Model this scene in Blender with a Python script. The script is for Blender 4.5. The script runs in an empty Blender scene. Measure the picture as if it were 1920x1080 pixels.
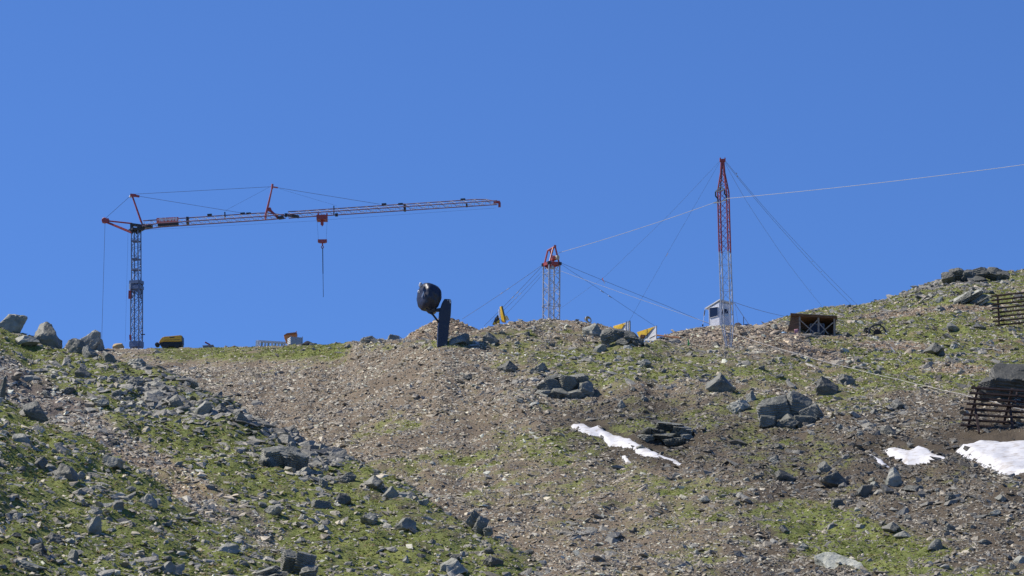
import bpy, bmesh, math, random
import numpy as np
from mathutils import Vector, Matrix

# ---------------------------------------------------------------- camera, sky, sun, exposure
SC = bpy.context.scene
W, H = 1920.0, 1080.0
HFOV = math.radians(16.0)
F = (W / 2) / math.tan(HFOV / 2)
PITCH = math.radians(10.0)
ROLL = 0.011
cam_d = bpy.data.cameras.new('camera'); cam = bpy.data.objects.new('camera', cam_d)
SC.collection.objects.link(cam); SC.camera = cam
cam_d.sensor_width = 36.0; cam_d.lens = 18.0 / math.tan(HFOV / 2)
cam_d.clip_start = 0.5; cam_d.clip_end = 5000
FWD = np.array([0, math.cos(PITCH), math.sin(PITCH)])
R0 = np.array([1.0, 0, 0]); U0 = np.array([0, -math.sin(PITCH), math.cos(PITCH)])
RGT = math.cos(ROLL) * R0 - math.sin(ROLL) * U0
UPV = math.cos(ROLL) * U0 + math.sin(ROLL) * R0
cam.matrix_world = Matrix(((RGT[0], UPV[0], -FWD[0], 0), (RGT[1], UPV[1], -FWD[1], 0), (RGT[2], UPV[2], -FWD[2], 0), (0, 0, 0, 1)))

SUN = np.array([-0.62, 0.16, 0.78]); SUN /= np.linalg.norm(SUN)
SUN_EL = math.asin(SUN[2]); SUN_ROT = math.atan2(SUN[0], SUN[1])
wd = bpy.data.worlds.new('World'); SC.world = wd; wd.use_nodes = True
nt = wd.node_tree; nt.nodes.clear()
sky = nt.nodes.new('ShaderNodeTexSky'); sky.sky_type = 'NISHITA'; sky.sun_disc = False
sky.sun_elevation = SUN_EL; sky.sun_rotation = SUN_ROT
sky.altitude = 2600; sky.air_density = 1.0; sky.dust_density = 0.0; sky.ozone_density = 10.0
# thin high-mountain air: look a little higher up the sky model, so it pales less towards the ridge
stc = nt.nodes.new('ShaderNodeTexCoord'); sad = nt.nodes.new('ShaderNodeVectorMath'); sad.operation = 'ADD'; sad.inputs[1].default_value = (0, 0, .12)
nt.links.new(stc.outputs['Generated'], sad.inputs[0]); nt.links.new(sad.outputs[0], sky.inputs['Vector'])
shs = nt.nodes.new('ShaderNodeHueSaturation'); shs.inputs['Saturation'].default_value = 1.06; shs.inputs['Hue'].default_value = .506
bg = nt.nodes.new('ShaderNodeBackground'); bg.inputs['Strength'].default_value = 0.131
out = nt.nodes.new('ShaderNodeOutputWorld')
nt.links.new(sky.outputs[0], shs.inputs['Color']); nt.links.new(shs.outputs[0], bg.inputs[0]); nt.links.new(bg.outputs[0], out.inputs[0])
sl = bpy.data.lights.new('sun', 'SUN'); sl.energy = 4.3; sl.angle = math.radians(0.53); sl.color = (1.0, 0.93, 0.83)
so = bpy.data.objects.new('sun', sl); SC.collection.objects.link(so)
so.rotation_euler = Vector(-SUN).to_track_quat('-Z', 'Y').to_euler(); so.location = (-60, 30, 120)
SC.view_settings.view_transform = 'Standard'; SC.view_settings.look = 'None'
SC.view_settings.exposure = 0.35; SC.view_settings.gamma = 1.0; SC.view_settings.use_curve_mapping = False
SC.cycles.max_bounces = 5; SC.cycles.diffuse_bounces = 3

RNG = np.random.default_rng(7); random.seed(7)

# ---------------------------------------------------------------- rays and noise
def ray(u, v):
    d = FWD * F + RGT * (u - W / 2) - UPV * (v - H / 2)
    return d / np.linalg.norm(d)
def azel(u, v):
    r = ray(u, v); return math.atan2(r[0], r[1]), math.atan2(r[2], math.hypot(r[0], r[1]))
def P(u, v, d):
    """the point at horizontal distance d along the sight line through (u, v)"""
    r = ray(u, v); return r * (d / math.hypot(r[0], r[1]))
def proj(X, Y, Z):
    a = X * FWD[0] + Y * FWD[1] + Z * FWD[2]
    return W / 2 + F * (X * RGT[0] + Y * RGT[1] + Z * RGT[2]) / a, H / 2 - F * (X * UPV[0] + Y * UPV[1] + Z * UPV[2]) / a

def _h(ix, iy, iz, seed):
    n = (ix.astype(np.int64) * 374761393 + iy.astype(np.int64) * 668265263 + iz.astype(np.int64) * 1440662683 + seed * 974634777) & 0xffffffff
    n = ((n ^ (n >> 13)) * 1274126177) & 0xffffffff
    n = ((n ^ (n >> 16)) * 2246822519) & 0xffffffff
    return ((n ^ (n >> 15)) & 0xffff) / 32767.5 - 1.0
def vn2(x, y, seed):
    ix = np.floor(x); iy = np.floor(y); fx = x - ix; fy = y - iy
    fx = fx * fx * (3 - 2 * fx); fy = fy * fy * (3 - 2 * fy); z = np.zeros_like(ix)
    a = _h(ix, iy, z, seed); b = _h(ix + 1, iy, z, seed); c = _h(ix, iy + 1, z, seed); d = _h(ix + 1, iy + 1, z, seed)
    return (a * (1 - fx) + b * fx) * (1 - fy) + (c * (1 - fx) + d * fx) * fy
def fbm2(x, y, scale, seed, octv=4, gain=0.5):
    s = 0; a = 1.0; f = 1.0 / scale; t = 0
    for k in range(octv):
        s = s + a * vn2(x * f + 13.7 * k, y * f - 7.1 * k, seed + k); t += a; a *= gain; f *= 2.03
    return s / t
def vn3(p, seed):
    i = np.floor(p); f = p - i; f = f * f * (3 - 2 * f); r = 0
    for dx in (0, 1):
        for dy in (0, 1):
            for dz in (0, 1):
                w = (f[:, 0] if dx else 1 - f[:, 0]) * (f[:, 1] if dy else 1 - f[:, 1]) * (f[:, 2] if dz else 1 - f[:, 2])
                r = r + w * _h(i[:, 0] + dx, i[:, 1] + dy, i[:, 2] + dz, seed)
    return r
def sstep(a, b, x):
    t = np.clip((x - a) / (b - a), 0, 1); return t * t * (3 - 2 * t)

# ---------------------------------------------------------------- object helpers
COL = SC.collection
def tag(o, label=None, cat=None, group=None, kind=None):
    if label: o['label'] = label
    if cat: o['category'] = cat
    if group: o['group'] = group
    if kind: o['kind'] = kind
    return o
ORG = {}
def thing(name, label, cat, loc, group=None):
    o = bpy.data.objects.new(name, None); COL.objects.link(o); o.empty_display_size = 0.2
    o.location = Vector(loc); ORG[o] = np.array(loc, float); return tag(o, label, cat, group)
def raw_mesh(name, V, T, mat=None, smooth=False):
    V = np.asarray(V, np.float32); T = np.asarray(T, np.int32); k = T.shape[1]
    me = bpy.data.meshes.new(name)
    me.vertices.add(len(V)); me.vertices.foreach_set('co', V.ravel())
    me.loops.add(T.size); me.loops.foreach_set('vertex_index', T.ravel())
    me.polygons.add(len(T)); me.polygons.foreach_set('loop_start', np.arange(0, T.size, k, dtype=np.int32))
    me.polygons.foreach_set('loop_total', np.full(len(T), k, np.int32))
    me.polygons.foreach_set('use_smooth', np.full(len(T), smooth, bool))
    me.update(calc_edges=True)
    if mat: me.materials.append(mat)
    return me
def link(name, me, parent=None, loc=(0, 0, 0)):
    o = bpy.data.objects.new(name, me); COL.objects.link(o); o.location = Vector(loc)
    if parent is not None: o.parent = parent; ORG[o] = ORG.get(parent, np.zeros(3))
    return o
class MB:
    """collects boxes, bars, tubes and plates in world coordinates and links them as ONE mesh object"""
    def __init__(s): s.v = []; s.f = []
    def add(s, vs, fs):
        n = len(s.v); s.v += [tuple(float(c) for c in x) for x in vs]; s.f += [tuple(n + i for i in f) for f in fs]; return s
    def tube(s, a, b, r, r2=None, n=6, caps=True):
        a = np.array(a, float); b = np.array(b, float); r2 = r if r2 is None else r2
        d = b - a; L = np.linalg.norm(d)
        if L < 1e-6: return s
        d /= L; t = np.array([0, 0, 1.0]) if abs(d[2]) < 0.9 else np.array([1.0, 0, 0])
        x = np.cross(d, t); x /= np.linalg.norm(x); y = np.cross(d, x); vs = []
        for (c, rr) in ((a, r), (b, r2)):
            for k in range(n):
                q = 2 * math.pi * (k + .5) / n; vs.append(c + (x * math.cos(q) + y * math.sin(q)) * rr)
        fs = [(k, (k + 1) % n, n + (k + 1) % n, n + k) for k in range(n)]
        if caps: fs += [tuple(range(n))[::-1], tuple(range(n, 2 * n))]
        return s.add(vs, fs)
    def path(s, pts, r, n=5):
        for a, b in zip(pts[:-1], pts[1:]): s.tube(a, b, r, n=n)
        return s
    def bar(s, a, b, w, h, up=(0, 0, 1)):
        a = np.array(a, float); b = np.array(b, float); d = b - a; d /= np.linalg.norm(d)
        up = np.array(up, float)
        if abs(np.dot(up, d)) > .98: up = np.array([0, 1.0, 0])
        x = np.cross(d, up); x /= np.linalg.norm(x); y = np.cross(x, d)
        vs = [c + x * (w / 2) * i + y * (h / 2) * j for c in (a, b) for (i, j) in ((-1, -1), (1, -1), (1, 1), (-1, 1))]
        return s.add(vs, [(0, 1, 5, 4), (1, 2, 6, 5), (2, 3, 7, 6), (3, 0, 4, 7), (3, 2, 1, 0), (4, 5, 6, 7)])
    def box(s, c, sx, sy, sz, yaw=0, tilt=None):
        c = np.array(c, float); vs = []
        cy, sn = math.cos(yaw), math.sin(yaw)
        for z in (-1, 1):
            for (i, j) in ((-1, -1), (1, -1), (1, 1), (-1, 1)):
                p = np.array([i * sx / 2, j * sy / 2, z * sz / 2])
                if tilt is not None: p = np.array(Matrix.Rotation(tilt, 3, 'Y') @ Vector(p))
                vs.append(c + np.array([p[0] * cy - p[1] * sn, p[0] * sn + p[1] * cy, p[2]]))
        return s.add(vs, [(3, 2, 1, 0), (4, 5, 6, 7), (0, 1, 5, 4), (1, 2, 6, 5), (2, 3, 7, 6), (3, 0, 4, 7)])
    def slab(s, pts, off):
        """a plate: polygon pts, extruded by the vector off"""
        pts = [np.array(p, float) for p in pts]; off = np.array(off, float); n = len(pts)
        fs = [tuple(range(n))[::-1], tuple(range(n, 2 * n))] + [(k, (k + 1) % n, n + (k + 1) % n, n + k) for k in range(n)]
        return s.add(pts + [p + off for p in pts], fs)
    def lathe(s, o, ax, prof, n=20):
        """prof: (distance along ax, radius)"""
        o = np.array(o, float); ax = np.array(ax, float); ax /= np.linalg.norm(ax)
        t = np.array([0, 0, 1.0]) if abs(ax[2]) < .9 else np.array([1.0, 0, 0])
        x = np.cross(ax, t); x /= np.linalg.norm(x); y = np.cross(ax, x); vs = []; fs = []
        for (z, r) in prof:
            for k in range(n):
                q = 2 * math.pi * k / n; vs.append(o + ax * z + (x * math.cos(q) + y * math.sin(q)) * r)
        for i in range(len(prof) - 1):
            for k in range(n): fs.append((i * n + k, i * n + (k + 1) % n, (i + 1) * n + (k + 1) % n, (i + 1) * n + k))
        fs += [tuple(range(n))[::-1], tuple(range((len(prof) - 1) * n, len(prof) * n))]
        return s.add(vs, fs)
    def torus(s, c, ax, R, r, n=28, m=6, arc=(0, 2 * math.pi)):
        ax = np.array(ax, float); ax /= np.linalg.norm(ax); t = np.array([0, 0, 1.0]) if abs(ax[2]) < .9 else np.array([1.0, 0, 0])
        x = np.cross(ax, t); x /= np.linalg.norm(x); y = np.cross(ax, x); c = np.array(c, float); vs = []; fs = []
        for k in range(n):
            q = arc[0] + (arc[1] - arc[0]) * k / n; e = x * math.cos(q) + y * math.sin(q)
            for j in range(m):
                p = 2 * math.pi * j / m; vs.append(c + e * (R + r * math.cos(p)) + ax * r * math.sin(p))
        for k in range(n):
            for j in range(m): fs.append((k * m + j, k * m + (j + 1) % m, ((k + 1) % n) * m + (j + 1) % m, ((k + 1) % n) * m + j))
        return s.add(vs, fs)
    def build(s, name, mat, parent=None, label=None, smooth=False, loc=None, bevel=0):
        org = ORG.get(parent, np.zeros(3)) if parent is not None else (np.array(loc, float) if loc is not None else np.zeros(3))
        me = bpy.data.meshes.new(name)
        me.from_pydata([tuple(np.array(v) - org) for v in s.v], [], s.f); me.update()
        bm = bmesh.new(); bm.from_mesh(me); bmesh.ops.recalc_face_normals(bm, faces=bm.faces)
        if bevel: bmesh.ops.bevel(bm, geom=list(bm.edges), offset=bevel, segments=2, affect='EDGES', profile=.6)
        bm.to_mesh(me); bm.free()
        me.materials.append(mat)
        if smooth: me.polygons.foreach_set('use_smooth', np.full(len(me.polygons), True, bool))
        o = link(name, me, parent, loc=(0, 0, 0) if parent is not None else org)
        if parent is None: ORG[o] = org
        if label: o['label'] = label
        return o

# ---------------------------------------------------------------- materials
def mat_new(name):
    m = bpy.data.materials.new(name); m.use_nodes = True; n = m.node_tree.nodes; b = n['Principled BSDF']; return m, m.node_tree, b
def paint(name, col, rough=0.55, metal=0.0, wear=0.25, scale=6.0, bump=0.05, dirt=(0.09, 0.075, 0.06)):
    """painted or bare surface with patchy wear, grime and a little bump"""
    m, t, b = mat_new(name); N = t.nodes.new; L = t.links.new
    tc = N('ShaderNodeTexCoord'); n1 = N('ShaderNodeTexNoise'); n1.inputs['Scale'].default_value = scale; n1.inputs['Detail'].default_value = 6
    n2 = N('ShaderNodeTexNoise'); n2.inputs['Scale'].default_value = scale * .23; n2.inputs['Detail'].default_value = 3
    L(tc.outputs['Object'], n1.inputs['Vector']); L(tc.outputs['Object'], n2.inputs['Vector'])
    r = N('ShaderNodeValToRGB'); r.color_ramp.elements[0].position = .52; r.color_ramp.elements[1].position = .78
    r.color_ramp.elements[0].color = (0, 0, 0, 1); r.color_ramp.elements[1].color = (wear, wear, wear, 1)
    L(n1.outputs[0], r.inputs[0])
    mx = N('ShaderNodeMix'); mx.data_type = 'RGBA'; mx.inputs['A'].default_value = (*col, 1); mx.inputs['B'].default_value = (*dirt, 1)
    L(r.outputs[0], mx.inputs['Factor'])
    hv = N('ShaderNodeHueSaturation'); mr = N('ShaderNodeMapRange'); mr.inputs['To Min'].default_value = .82; mr.inputs['To Max'].default_value = 1.15
    L(n2.outputs[0], mr.inputs['Value']); L(mr.outputs[0], hv.inputs['Value']); L(mx.outputs['Result'], hv.inputs['Color'])
    L(hv.outputs[0], b.inputs['Base Color'])
    b.inputs['Roughness'].default_value = rough; b.inputs['Metallic'].default_value = metal
    if bump:
        bp = N('ShaderNodeBump'); bp.inputs['Strength'].default_value = .4; bp.inputs['Distance'].default_value = bump
        L(n1.outputs[0], bp.inputs['Height']); L(bp.outputs[0], b.inputs['Normal'])
    return m
def rock_mat(name, dark=1.0, attr=False):
    m, t, b = mat_new(name); N = t.nodes.new; L = t.links.new
    tc = N('ShaderNodeTexCoord'); geo = N('ShaderNodeNewGeometry'); oi = N('ShaderNodeObjectInfo')
    n1 = N('ShaderNodeTexNoise'); n1.inputs['Scale'].default_value = 1.7; n1.inputs['Detail'].default_value = 8; n1.inputs['Roughness'].default_value = .65
    n2 = N('ShaderNodeTexNoise'); n2.inputs['Scale'].default_value = 9; n2.inputs['Detail'].default_value = 5
    L(geo.outputs['Position'], n1.inputs['Vector']); L(geo.outputs['Position'], n2.inputs['Vector'])
    r = N('ShaderNodeValToRGB'); e = r.color_ramp.elements
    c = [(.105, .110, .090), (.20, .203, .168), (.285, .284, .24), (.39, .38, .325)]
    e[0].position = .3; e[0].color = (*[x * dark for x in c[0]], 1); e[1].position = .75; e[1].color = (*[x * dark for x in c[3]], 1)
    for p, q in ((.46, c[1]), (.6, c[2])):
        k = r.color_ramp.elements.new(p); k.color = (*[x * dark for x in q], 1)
    L(n1.outputs[0], r.inputs[0])
    lich = N('ShaderNodeValToRGB'); lich.color_ramp.elements[0].position = .58; lich.color_ramp.elements[1].position = .68
    lich.color_ramp.elements[1].color = (.45, .45, .45, 1)
    L(n2.outputs[0], lich.inputs[0])
    mx = N('ShaderNodeMix'); mx.data_type = 'RGBA'; mx.inputs['B'].default_value = (.17 * dark, .185 * dark, .13 * dark, 1)
    L(lich.outputs[0], mx.inputs['Factor']); L(r.outputs[0], mx.inputs['A'])
    if attr:
        at = N('ShaderNodeAttribute'); at.attribute_name = 'tint'
        mm = N('ShaderNodeMix'); mm.data_type = 'RGBA'; mm.blend_type = 'MULTIPLY'; mm.inputs['Factor'].default_value = 1
        g = N('ShaderNodeMapRange'); g.inputs['From Min'].default_value = .3; g.inputs['From Max'].default_value = .7; g.inputs['To Min'].default_value = .75; g.inputs['To Max'].default_value = 1.25
        L(n2.outputs[0], g.inputs['Value']); L(at.outputs['Color'], mm.inputs['A']); L(g.outputs[0], mm.inputs['B']); L(mm.outputs['Result'], b.inputs['Base Color'])
    else:
        hv = N('ShaderNodeHueSaturation'); mr = N('ShaderNodeMapRange'); mr.inputs['To Min'].default_value = .75; mr.inputs['To Max'].default_value = 1.3
        L(oi.outputs['Random'], mr.inputs['Value']); L(mr.outputs[0], hv.inputs['Value']); L(mx.outputs['Result'], hv.inputs['Color'])
        mo = N('ShaderNodeMix'); mo.data_type = 'RGBA'; mo.blend_type = 'MULTIPLY'; mo.inputs['Factor'].default_value = 1
        L(hv.outputs[0], mo.inputs['A']); L(oi.outputs['Color'], mo.inputs['B']); L(mo.outputs['Result'], b.inputs['Base Color'])
    b.inputs['Roughness'].default_value = .62; b.inputs['Specular IOR Level'].default_value = .45
    bp = N('ShaderNodeBump'); bp.inputs['Strength'].default_value = .55; bp.inputs['Distance'].default_value = .07
    L(n2.outputs[0], bp.inputs['Height']); L(bp.outputs[0], b.inputs['Normal'])
    return m
def wood(name, c0, c1):
    m, t, b = mat_new(name); N = t.nodes.new; L = t.links.new
    tc = N('ShaderNodeTexCoord'); mp = N('ShaderNodeMapping'); mp.inputs['Scale'].default_value = (1.5, 1.5, 14)
    n = N('ShaderNodeTexNoise'); n.inputs['Scale'].default_value = 2.2; n.inputs['Detail'].default_value = 7
    r = N('ShaderNodeValToRGB'); r.color_ramp.elements[0].color = (*c0, 1); r.color_ramp.elements[1].color = (*c1, 1)
    r.color_ramp.elements[0].position = .35; r.color_ramp.elements[1].position = .68
    L(tc.outputs['Object'], mp.inputs[0]); L(mp.outputs[0], n.inputs['Vector']); L(n.outputs[0], r.inputs[0]); L(r.outputs[0], b.inputs['Base Color'])
    b.inputs['Roughness'].default_value = .75; return m
def ground_mat():
    m, t, b = mat_new('alpine_ground'); N = t.nodes.new; L = t.links.new
    geo = N('ShaderNodeNewGeometry')
    def noise(s, d=6, ro=.6):
        n = N('ShaderNodeTexNoise'); n.inputs['Scale'].default_value = s; n.inputs['Detail'].default_value = d; n.inputs['Roughness'].default_value = ro
        L(geo.outputs['Position'], n.inputs['Vector']); return n
    def ramp(src, *st):
        r = N('ShaderNodeValToRGB'); e = r.color_ramp.elements
        e[0].position, e[0].color = st[0][0], (*st[0][1], 1); e[1].position, e[1].color = st[-1][0], (*st[-1][1], 1)
        for p, c in st[1:-1]:
            k = e.new(p); k.color = (*c, 1)
        L(src, r.inputs[0]); return r
    gr = N('ShaderNodeAttribute'); gr.attribute_name = 'grass'; soil = N('ShaderNodeAttribute'); soil.attribute_name = 'soil'
    a = noise(.9, 5); f = noise(6.5, 6, .7); vf = noise(22, 4, .7)
    green = ramp(a.outputs[0], (.25, (.130, .145, .050)), (.45, (.180, .212, .064)), (.6, (.225, .25, .076)), (.8, (.255, .23, .105)))
    gmul = ramp(f.outputs[0], (.3, (.55, .55, .5)), (.7, (1.3, 1.3, 1.25)))
    g2 = N('ShaderNodeMix'); g2.data_type = 'RGBA'; g2.blend_type = 'MULTIPLY'; g2.inputs['Factor'].default_value = 1
    L(green.outputs[0], g2.inputs['A']); L(gmul.outputs[0], g2.inputs['B'])
    smul = ramp(vf.outputs[0], (.3, (.5, .49, .48)), (.52, (1, 1, 1)), (.66, (1.5, 1.5, 1.5)), (.8, (1.9, 1.9, 1.9)))
    s2 = N('ShaderNodeMix'); s2.data_type = 'RGBA'; s2.blend_type = 'MULTIPLY'; s2.inputs['Factor'].default_value = 1
    L(soil.outputs['Color'], s2.inputs['A']); L(smul.outputs[0], s2.inputs['B'])
    # break the turf edge with fine noise
    ad = N('ShaderNodeMath'); ad.operation = 'MULTIPLY_ADD'; ad.inputs[1].default_value = .9; ad.inputs[2].default_value = -.45
    L(f.outputs[0], ad.inputs[0]); su = N('ShaderNodeMath'); su.operation = 'ADD'; L(gr.outputs['Fac'], su.inputs[0]); L(ad.outputs[0], su.inputs[1])
    ed = N('ShaderNodeMapRange'); ed.interpolation_type = 'SMOOTHSTEP'; ed.inputs['From Min'].default_value = .22; ed.inputs['From Max'].default_value = .80
    L(su.outputs[0], ed.inputs['Value'])
    mx = N('ShaderNodeMix'); mx.data_type = 'RGBA'; L(ed.outputs[0], mx.inputs['Factor']); L(s2.outputs['Result'], mx.inputs['A']); L(g2.outputs['Result'], mx.inputs['B'])
    L(mx.outputs['Result'], b.inputs['Base Color']); b.inputs['Roughness'].default_value = .92; b.inputs['Specular IOR Level'].default_value = .2
    bp = N('ShaderNodeBump'); bp.inputs['Strength'].default_value = .8; bp.inputs['Distance'].default_value = .12
    L(f.outputs[0], bp.inputs['Height']); L(bp.outputs[0], b.inputs['Normal'])
    return m
def attr_mat(name, attr, rough=.85, trans=0.0):
    m, t, b = mat_new(name); at = t.nodes.new('ShaderNodeAttribute'); at.attribute_name = attr
    t.links.new(at.outputs['Color'], b.inputs['Base Color']); b.inputs['Roughness'].default_value = rough
    b.inputs['Specular IOR Level'].default_value = .25
    if trans:
        tr = t.nodes.new('ShaderNodeBsdfTranslucent'); ms = t.nodes.new('ShaderNodeMixShader'); ms.inputs[0].default_value = trans
        t.links.new(at.outputs['Color'], tr.inputs['Color']); t.links.new(b.outputs[0], ms.inputs[1]); t.links.new(tr.outputs[0], ms.inputs[2])
        t.links.new(ms.outputs[0], t.nodes['Material Output'].inputs['Surface'])
    return m
def snow_mat():
    m, t, b = mat_new('old_snow'); N = t.nodes.new; L = t.links.new; geo = N('ShaderNodeNewGeometry')
    n = N('ShaderNodeTexNoise'); n.inputs['Scale'].default_value = 2.6; n.inputs['Detail'].default_value = 7; L(geo.outputs['Position'], n.inputs['Vector'])
    v = N('ShaderNodeTexVoronoi'); v.inputs['Scale'].default_value = 2.2; L(geo.outputs['Position'], v.inputs['Vector'])
    r = N('ShaderNodeValToRGB'); r.color_ramp.elements[0].position = .3; r.color_ramp.elements[0].color = (.44, .405, .36, 1)
    r.color_ramp.elements[1].position = .5; r.color_ramp.elements[1].color = (.64, .64, .635, 1)
    L(n.outputs[0], r.inputs[0]); L(r.outputs[0], b.inputs['Base Color']); b.inputs['Roughness'].default_value = .7
    bp = N('ShaderNodeBump'); bp.inputs['Strength'].default_value = .5; bp.inputs['Distance'].default_value = .05
    L(v.outputs['Distance'], bp.inputs['Height']); L(bp.outputs[0], b.inputs['Normal']); return m

M = dict(
    ground=ground_mat(), rock=rock_mat('grey_schist'), darkrock=rock_mat('dark_schist', .72), scree=rock_mat('scree_stones', 1, True),
    blade=attr_mat('turf_blades', 'tint', .8, .45), snow=snow_mat(),
    crane_blue=paint('crane_blue_paint', (.13, .18, .28), .5, 0, .3), crane_grey=paint('galvanised_steel', (.46, .48, .52), .45, .3, .3),
    red=paint('red_paint', (.34, .055, .055), .5, 0, .3), red_lit=paint('faded_red_paint', (.46, .11, .10), .5, 0, .3),  # second red is the sunlit copy, light put into its colour
    steel=paint('zinc_steel', (.47, .48, .51), .45, .25, .25), dark=paint('dark_steel', (.035, .038, .045), .5, .2, .3),
    rope=paint('steel_rope', (.16, .17, .19), .5, .5, .1, bump=0), palerope=paint('bright_rope', (.60, .58, .54), .6, 0, .1, bump=0),
    navy=paint('navy_tarpaulin', (.016, .021, .040), .42, 0, .35, 3, .06, (.05, .055, .07)), white=paint('white_paint', (.74, .75, .76), .5, 0, .2),
    yellow=paint('yellow_paint', (.62, .36, .035), .5, 0, .2), ypanel=paint('yellow_formwork', (.74, .47, .03), .6, 0, .2), orange=paint('orange_paint', (.74, .25, .06), .5, 0, .25),
    amber=paint('amber_paint', (.86, .42, .03), .42, 0, .2), grey=paint('grey_paint', (.33, .37, .42), .5, 0, .25), black=paint('black_rubber', (.02, .021, .024), .6, 0, .2),
    rust=paint('rusty_steel', (.045, .027, .023), .8, .1, .5, 5, .03, (.075, .04, .028)), rustlight=paint('rust_brown', (.19, .085, .04), .8, 0, .4),
    glass=paint('dark_window', (.012, .016, .04), .12, 0, .1, 2, 0), pane=paint('light_pane', (.42, .6, .75), .2, 0, .05, 2, 0),
    plank=wood('brown_planks', (.10, .05, .025), (.22, .12, .06)), post=wood('weathered_post', (.24, .19, .14), (.42, .35, .28)),
    cream=paint('cream_steel', (.52, .44, .33), .55, 0, .3), blue=paint('blue_plastic', (.02, .07, .2), .45, 0, .2), green=paint('green_plastic', (.04, .42, .07), .5, 0, .1),
    tan=paint('tan_canvas', (.45, .33, .16), .8, 0, .3), magenta=paint('magenta_paint', (.2, .02, .06), .5, 0, .2), palegreen=paint('pale_grey_green', (.47, .50, .47), .6, 0, .3),
    pinkbag=paint('pink_bag', (.5, .25, .28), .7, 0, .2), jibred=paint('old_red_paint', (.22, .13, .165), .5, 0, .35), hose=paint('straw_hose', (.55, .42, .16), .6, 0, .2))  # jib red is darkened and greyed in its colour, as red in shade

# ---------------------------------------------------------------- terrain: one sheet, laid out as ridges round the slope
# main slope: per column of sight (u): (v, distance) from the valley up to the crest
TAB = [
 (-400, [(1080,150),(900,185),(760,228),(700,258),(655,300)]),
 (  60, [(1080,150),(900,185),(760,228),(700,258),(655,300)]),
 ( 250, [(1080,150),(900,183),(760,224),(696,255),(654,300)]),
 ( 400, [(1080,150),(900,180),(760,218),(692,250),(652,298)]),
 ( 480, [(1080,150),(900,178),(760,214),(690,244),(650,285)]),
 ( 545, [(1080,149),(900,176),(760,210),(688,238),(648,272)]),
 ( 620, [(1080,148),(900,174),(760,205),(688,230),(646,258)]),
 ( 700, [(1080,147),(900,172),(755,200),(680,220),(637,240)]),
 ( 760, [(1080,146),(900,171),(750,196),(680,210),(637,222)]),
 ( 830, [(1080,145),(900,170),(745,193),(675,203),(637,212)]),
 ( 900, [(1080,145),(900,169),(745,192),(670,204),(618,216)]),
 ( 960, [(1080,145),(900,168),(740,191),(665,205),(605,219)]),
 (1030, [(1080,144),(900,167),(740,190),(665,205),(599,221)]),
 (1100, [(1080,143),(900,166),(740,190),(665,205),(604,221)]),
 (1160, [(1080,143),(900,166),(740,189),(665,204),(617,219)]),
 (1200, [(1080,142),(900,165),(740,188),(668,202),(643,212)]),
 (1228, [(1080,142),(900,165),(740,188),(668,202),(641,214)]),
 (1260, [(1080,142),(900,165),(740,188),(668,203),(626,236)]),
 (1300, [(1080,142),(900,164),(740,187),(662,206),(616,243)]),
 (1360, [(1080,141),(900,164),(740,187),(660,207),(611,245)]),
 (1430, [(1080,141),(900,163),(740,187),(660,208),(612,252)]),
 (1480, [(1080,141),(900,163),(740,187),(655,214),(592,285)]),
 (1540, [(1080,140),(900,162),(740,187),(650,219),(578,296)]),
 (1620, [(1080,140),(900,161),(740,186),(648,221),(572,298)]),
 (1680, [(1080,139),(900,160),(740,185),(645,221),(558,298)]),
 (1730, [(1080,138),(900,159),(740,184),(640,221),(536,298)]),
 (1780, [(1080,138),(900,158),(740,183),(638,220),(522,298)]),
 (1860, [(1080,137),(900,157),(740,182),(636,220),(513,298)]),
 (1930, [(1080,137),(900,157),(740,181),(635,220),(506,298)]),
 (2400, [(1080,135),(900,155),(740,180),(630,220),(470,300)]),
]
S2 = [(-500,540,190),(0,612,185),(60,636,184),(190,660,181),(300,704,177),(420,754,172),(550,818,167),(700,888,160),(850,958,154),(950,1014,150),(1060,1088,146),(1250,1230,140),(2400,2100,115)]
S1 = [(-500,560,158),(-60,700,151),(0,737,149),(60,777,147),(130,812,145),(250,886,141),(380,956,137),(480,1013,134),(570,1082,130),(760,1220,124),(2400,2400,100)]
def line_at(Lst, u): return np.interp(u, [p[0] for p in Lst], [p[1] for p in Lst])

uc = np.concatenate([np.arange(-9000, -900, 300), np.arange(-900, -150, 30), np.arange(-150, 2070, 3.0), np.arange(2070, 2800, 30), np.arange(2800, 11000, 300)])
AZ = np.array([azel(u, 700)[0] for u in uc])
DR = np.concatenate([np.arange(3, 100, 4), np.arange(100, 126, 1.0), np.arange(126, 262, .28), np.arange(262, 312, .45), np.arange(312, 360, 2), np.arange(360, 1500, 40)])
def pchip(x, y, q):
    h = np.diff(x); d = np.diff(y) / h; m = np.zeros_like(y)
    for k in range(1, len(x) - 1):
        if d[k - 1] * d[k] > 0:
            w1 = 2 * h[k] + h[k - 1]; w2 = h[k] + 2 * h[k - 1]; m[k] = (w1 + w2) / (w1 / d[k - 1] + w2 / d[k])
    m[0] = d[0]; m[-1] = d[-1]
    i = np.clip(np.searchsorted(x, q) - 1, 0, len(x) - 2); t = (q - x[i]) / h[i]
    t2 = t * t; t3 = t2 * t
    return (2 * t3 - 3 * t2 + 1) * y[i] + (t3 - 2 * t2 + t) * h[i] * m[i] + (-2 * t3 + 3 * t2) * y[i + 1] + (t3 - t2) * h[i] * m[i + 1]
tu = np.array([t[0] for t in TAB], float)
K = 5
uq = np.clip(uc, -400, 2400)
def smooth_u(a):
    w = 7; k = np.exp(-np.linspace(-2, 2, 2 * w + 1) ** 2); k /= k.sum()
    return np.convolve(np.pad(a, w, 'edge'), k, 'valid')
TV = [smooth_u(np.interp(uq, tu, [t[1][k][0] for t in TAB])) for k in range(K)]
TD = [smooth_u(np.interp(uq, tu, [t[1][k][1] for t in TAB])) for k in range(K)]
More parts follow.
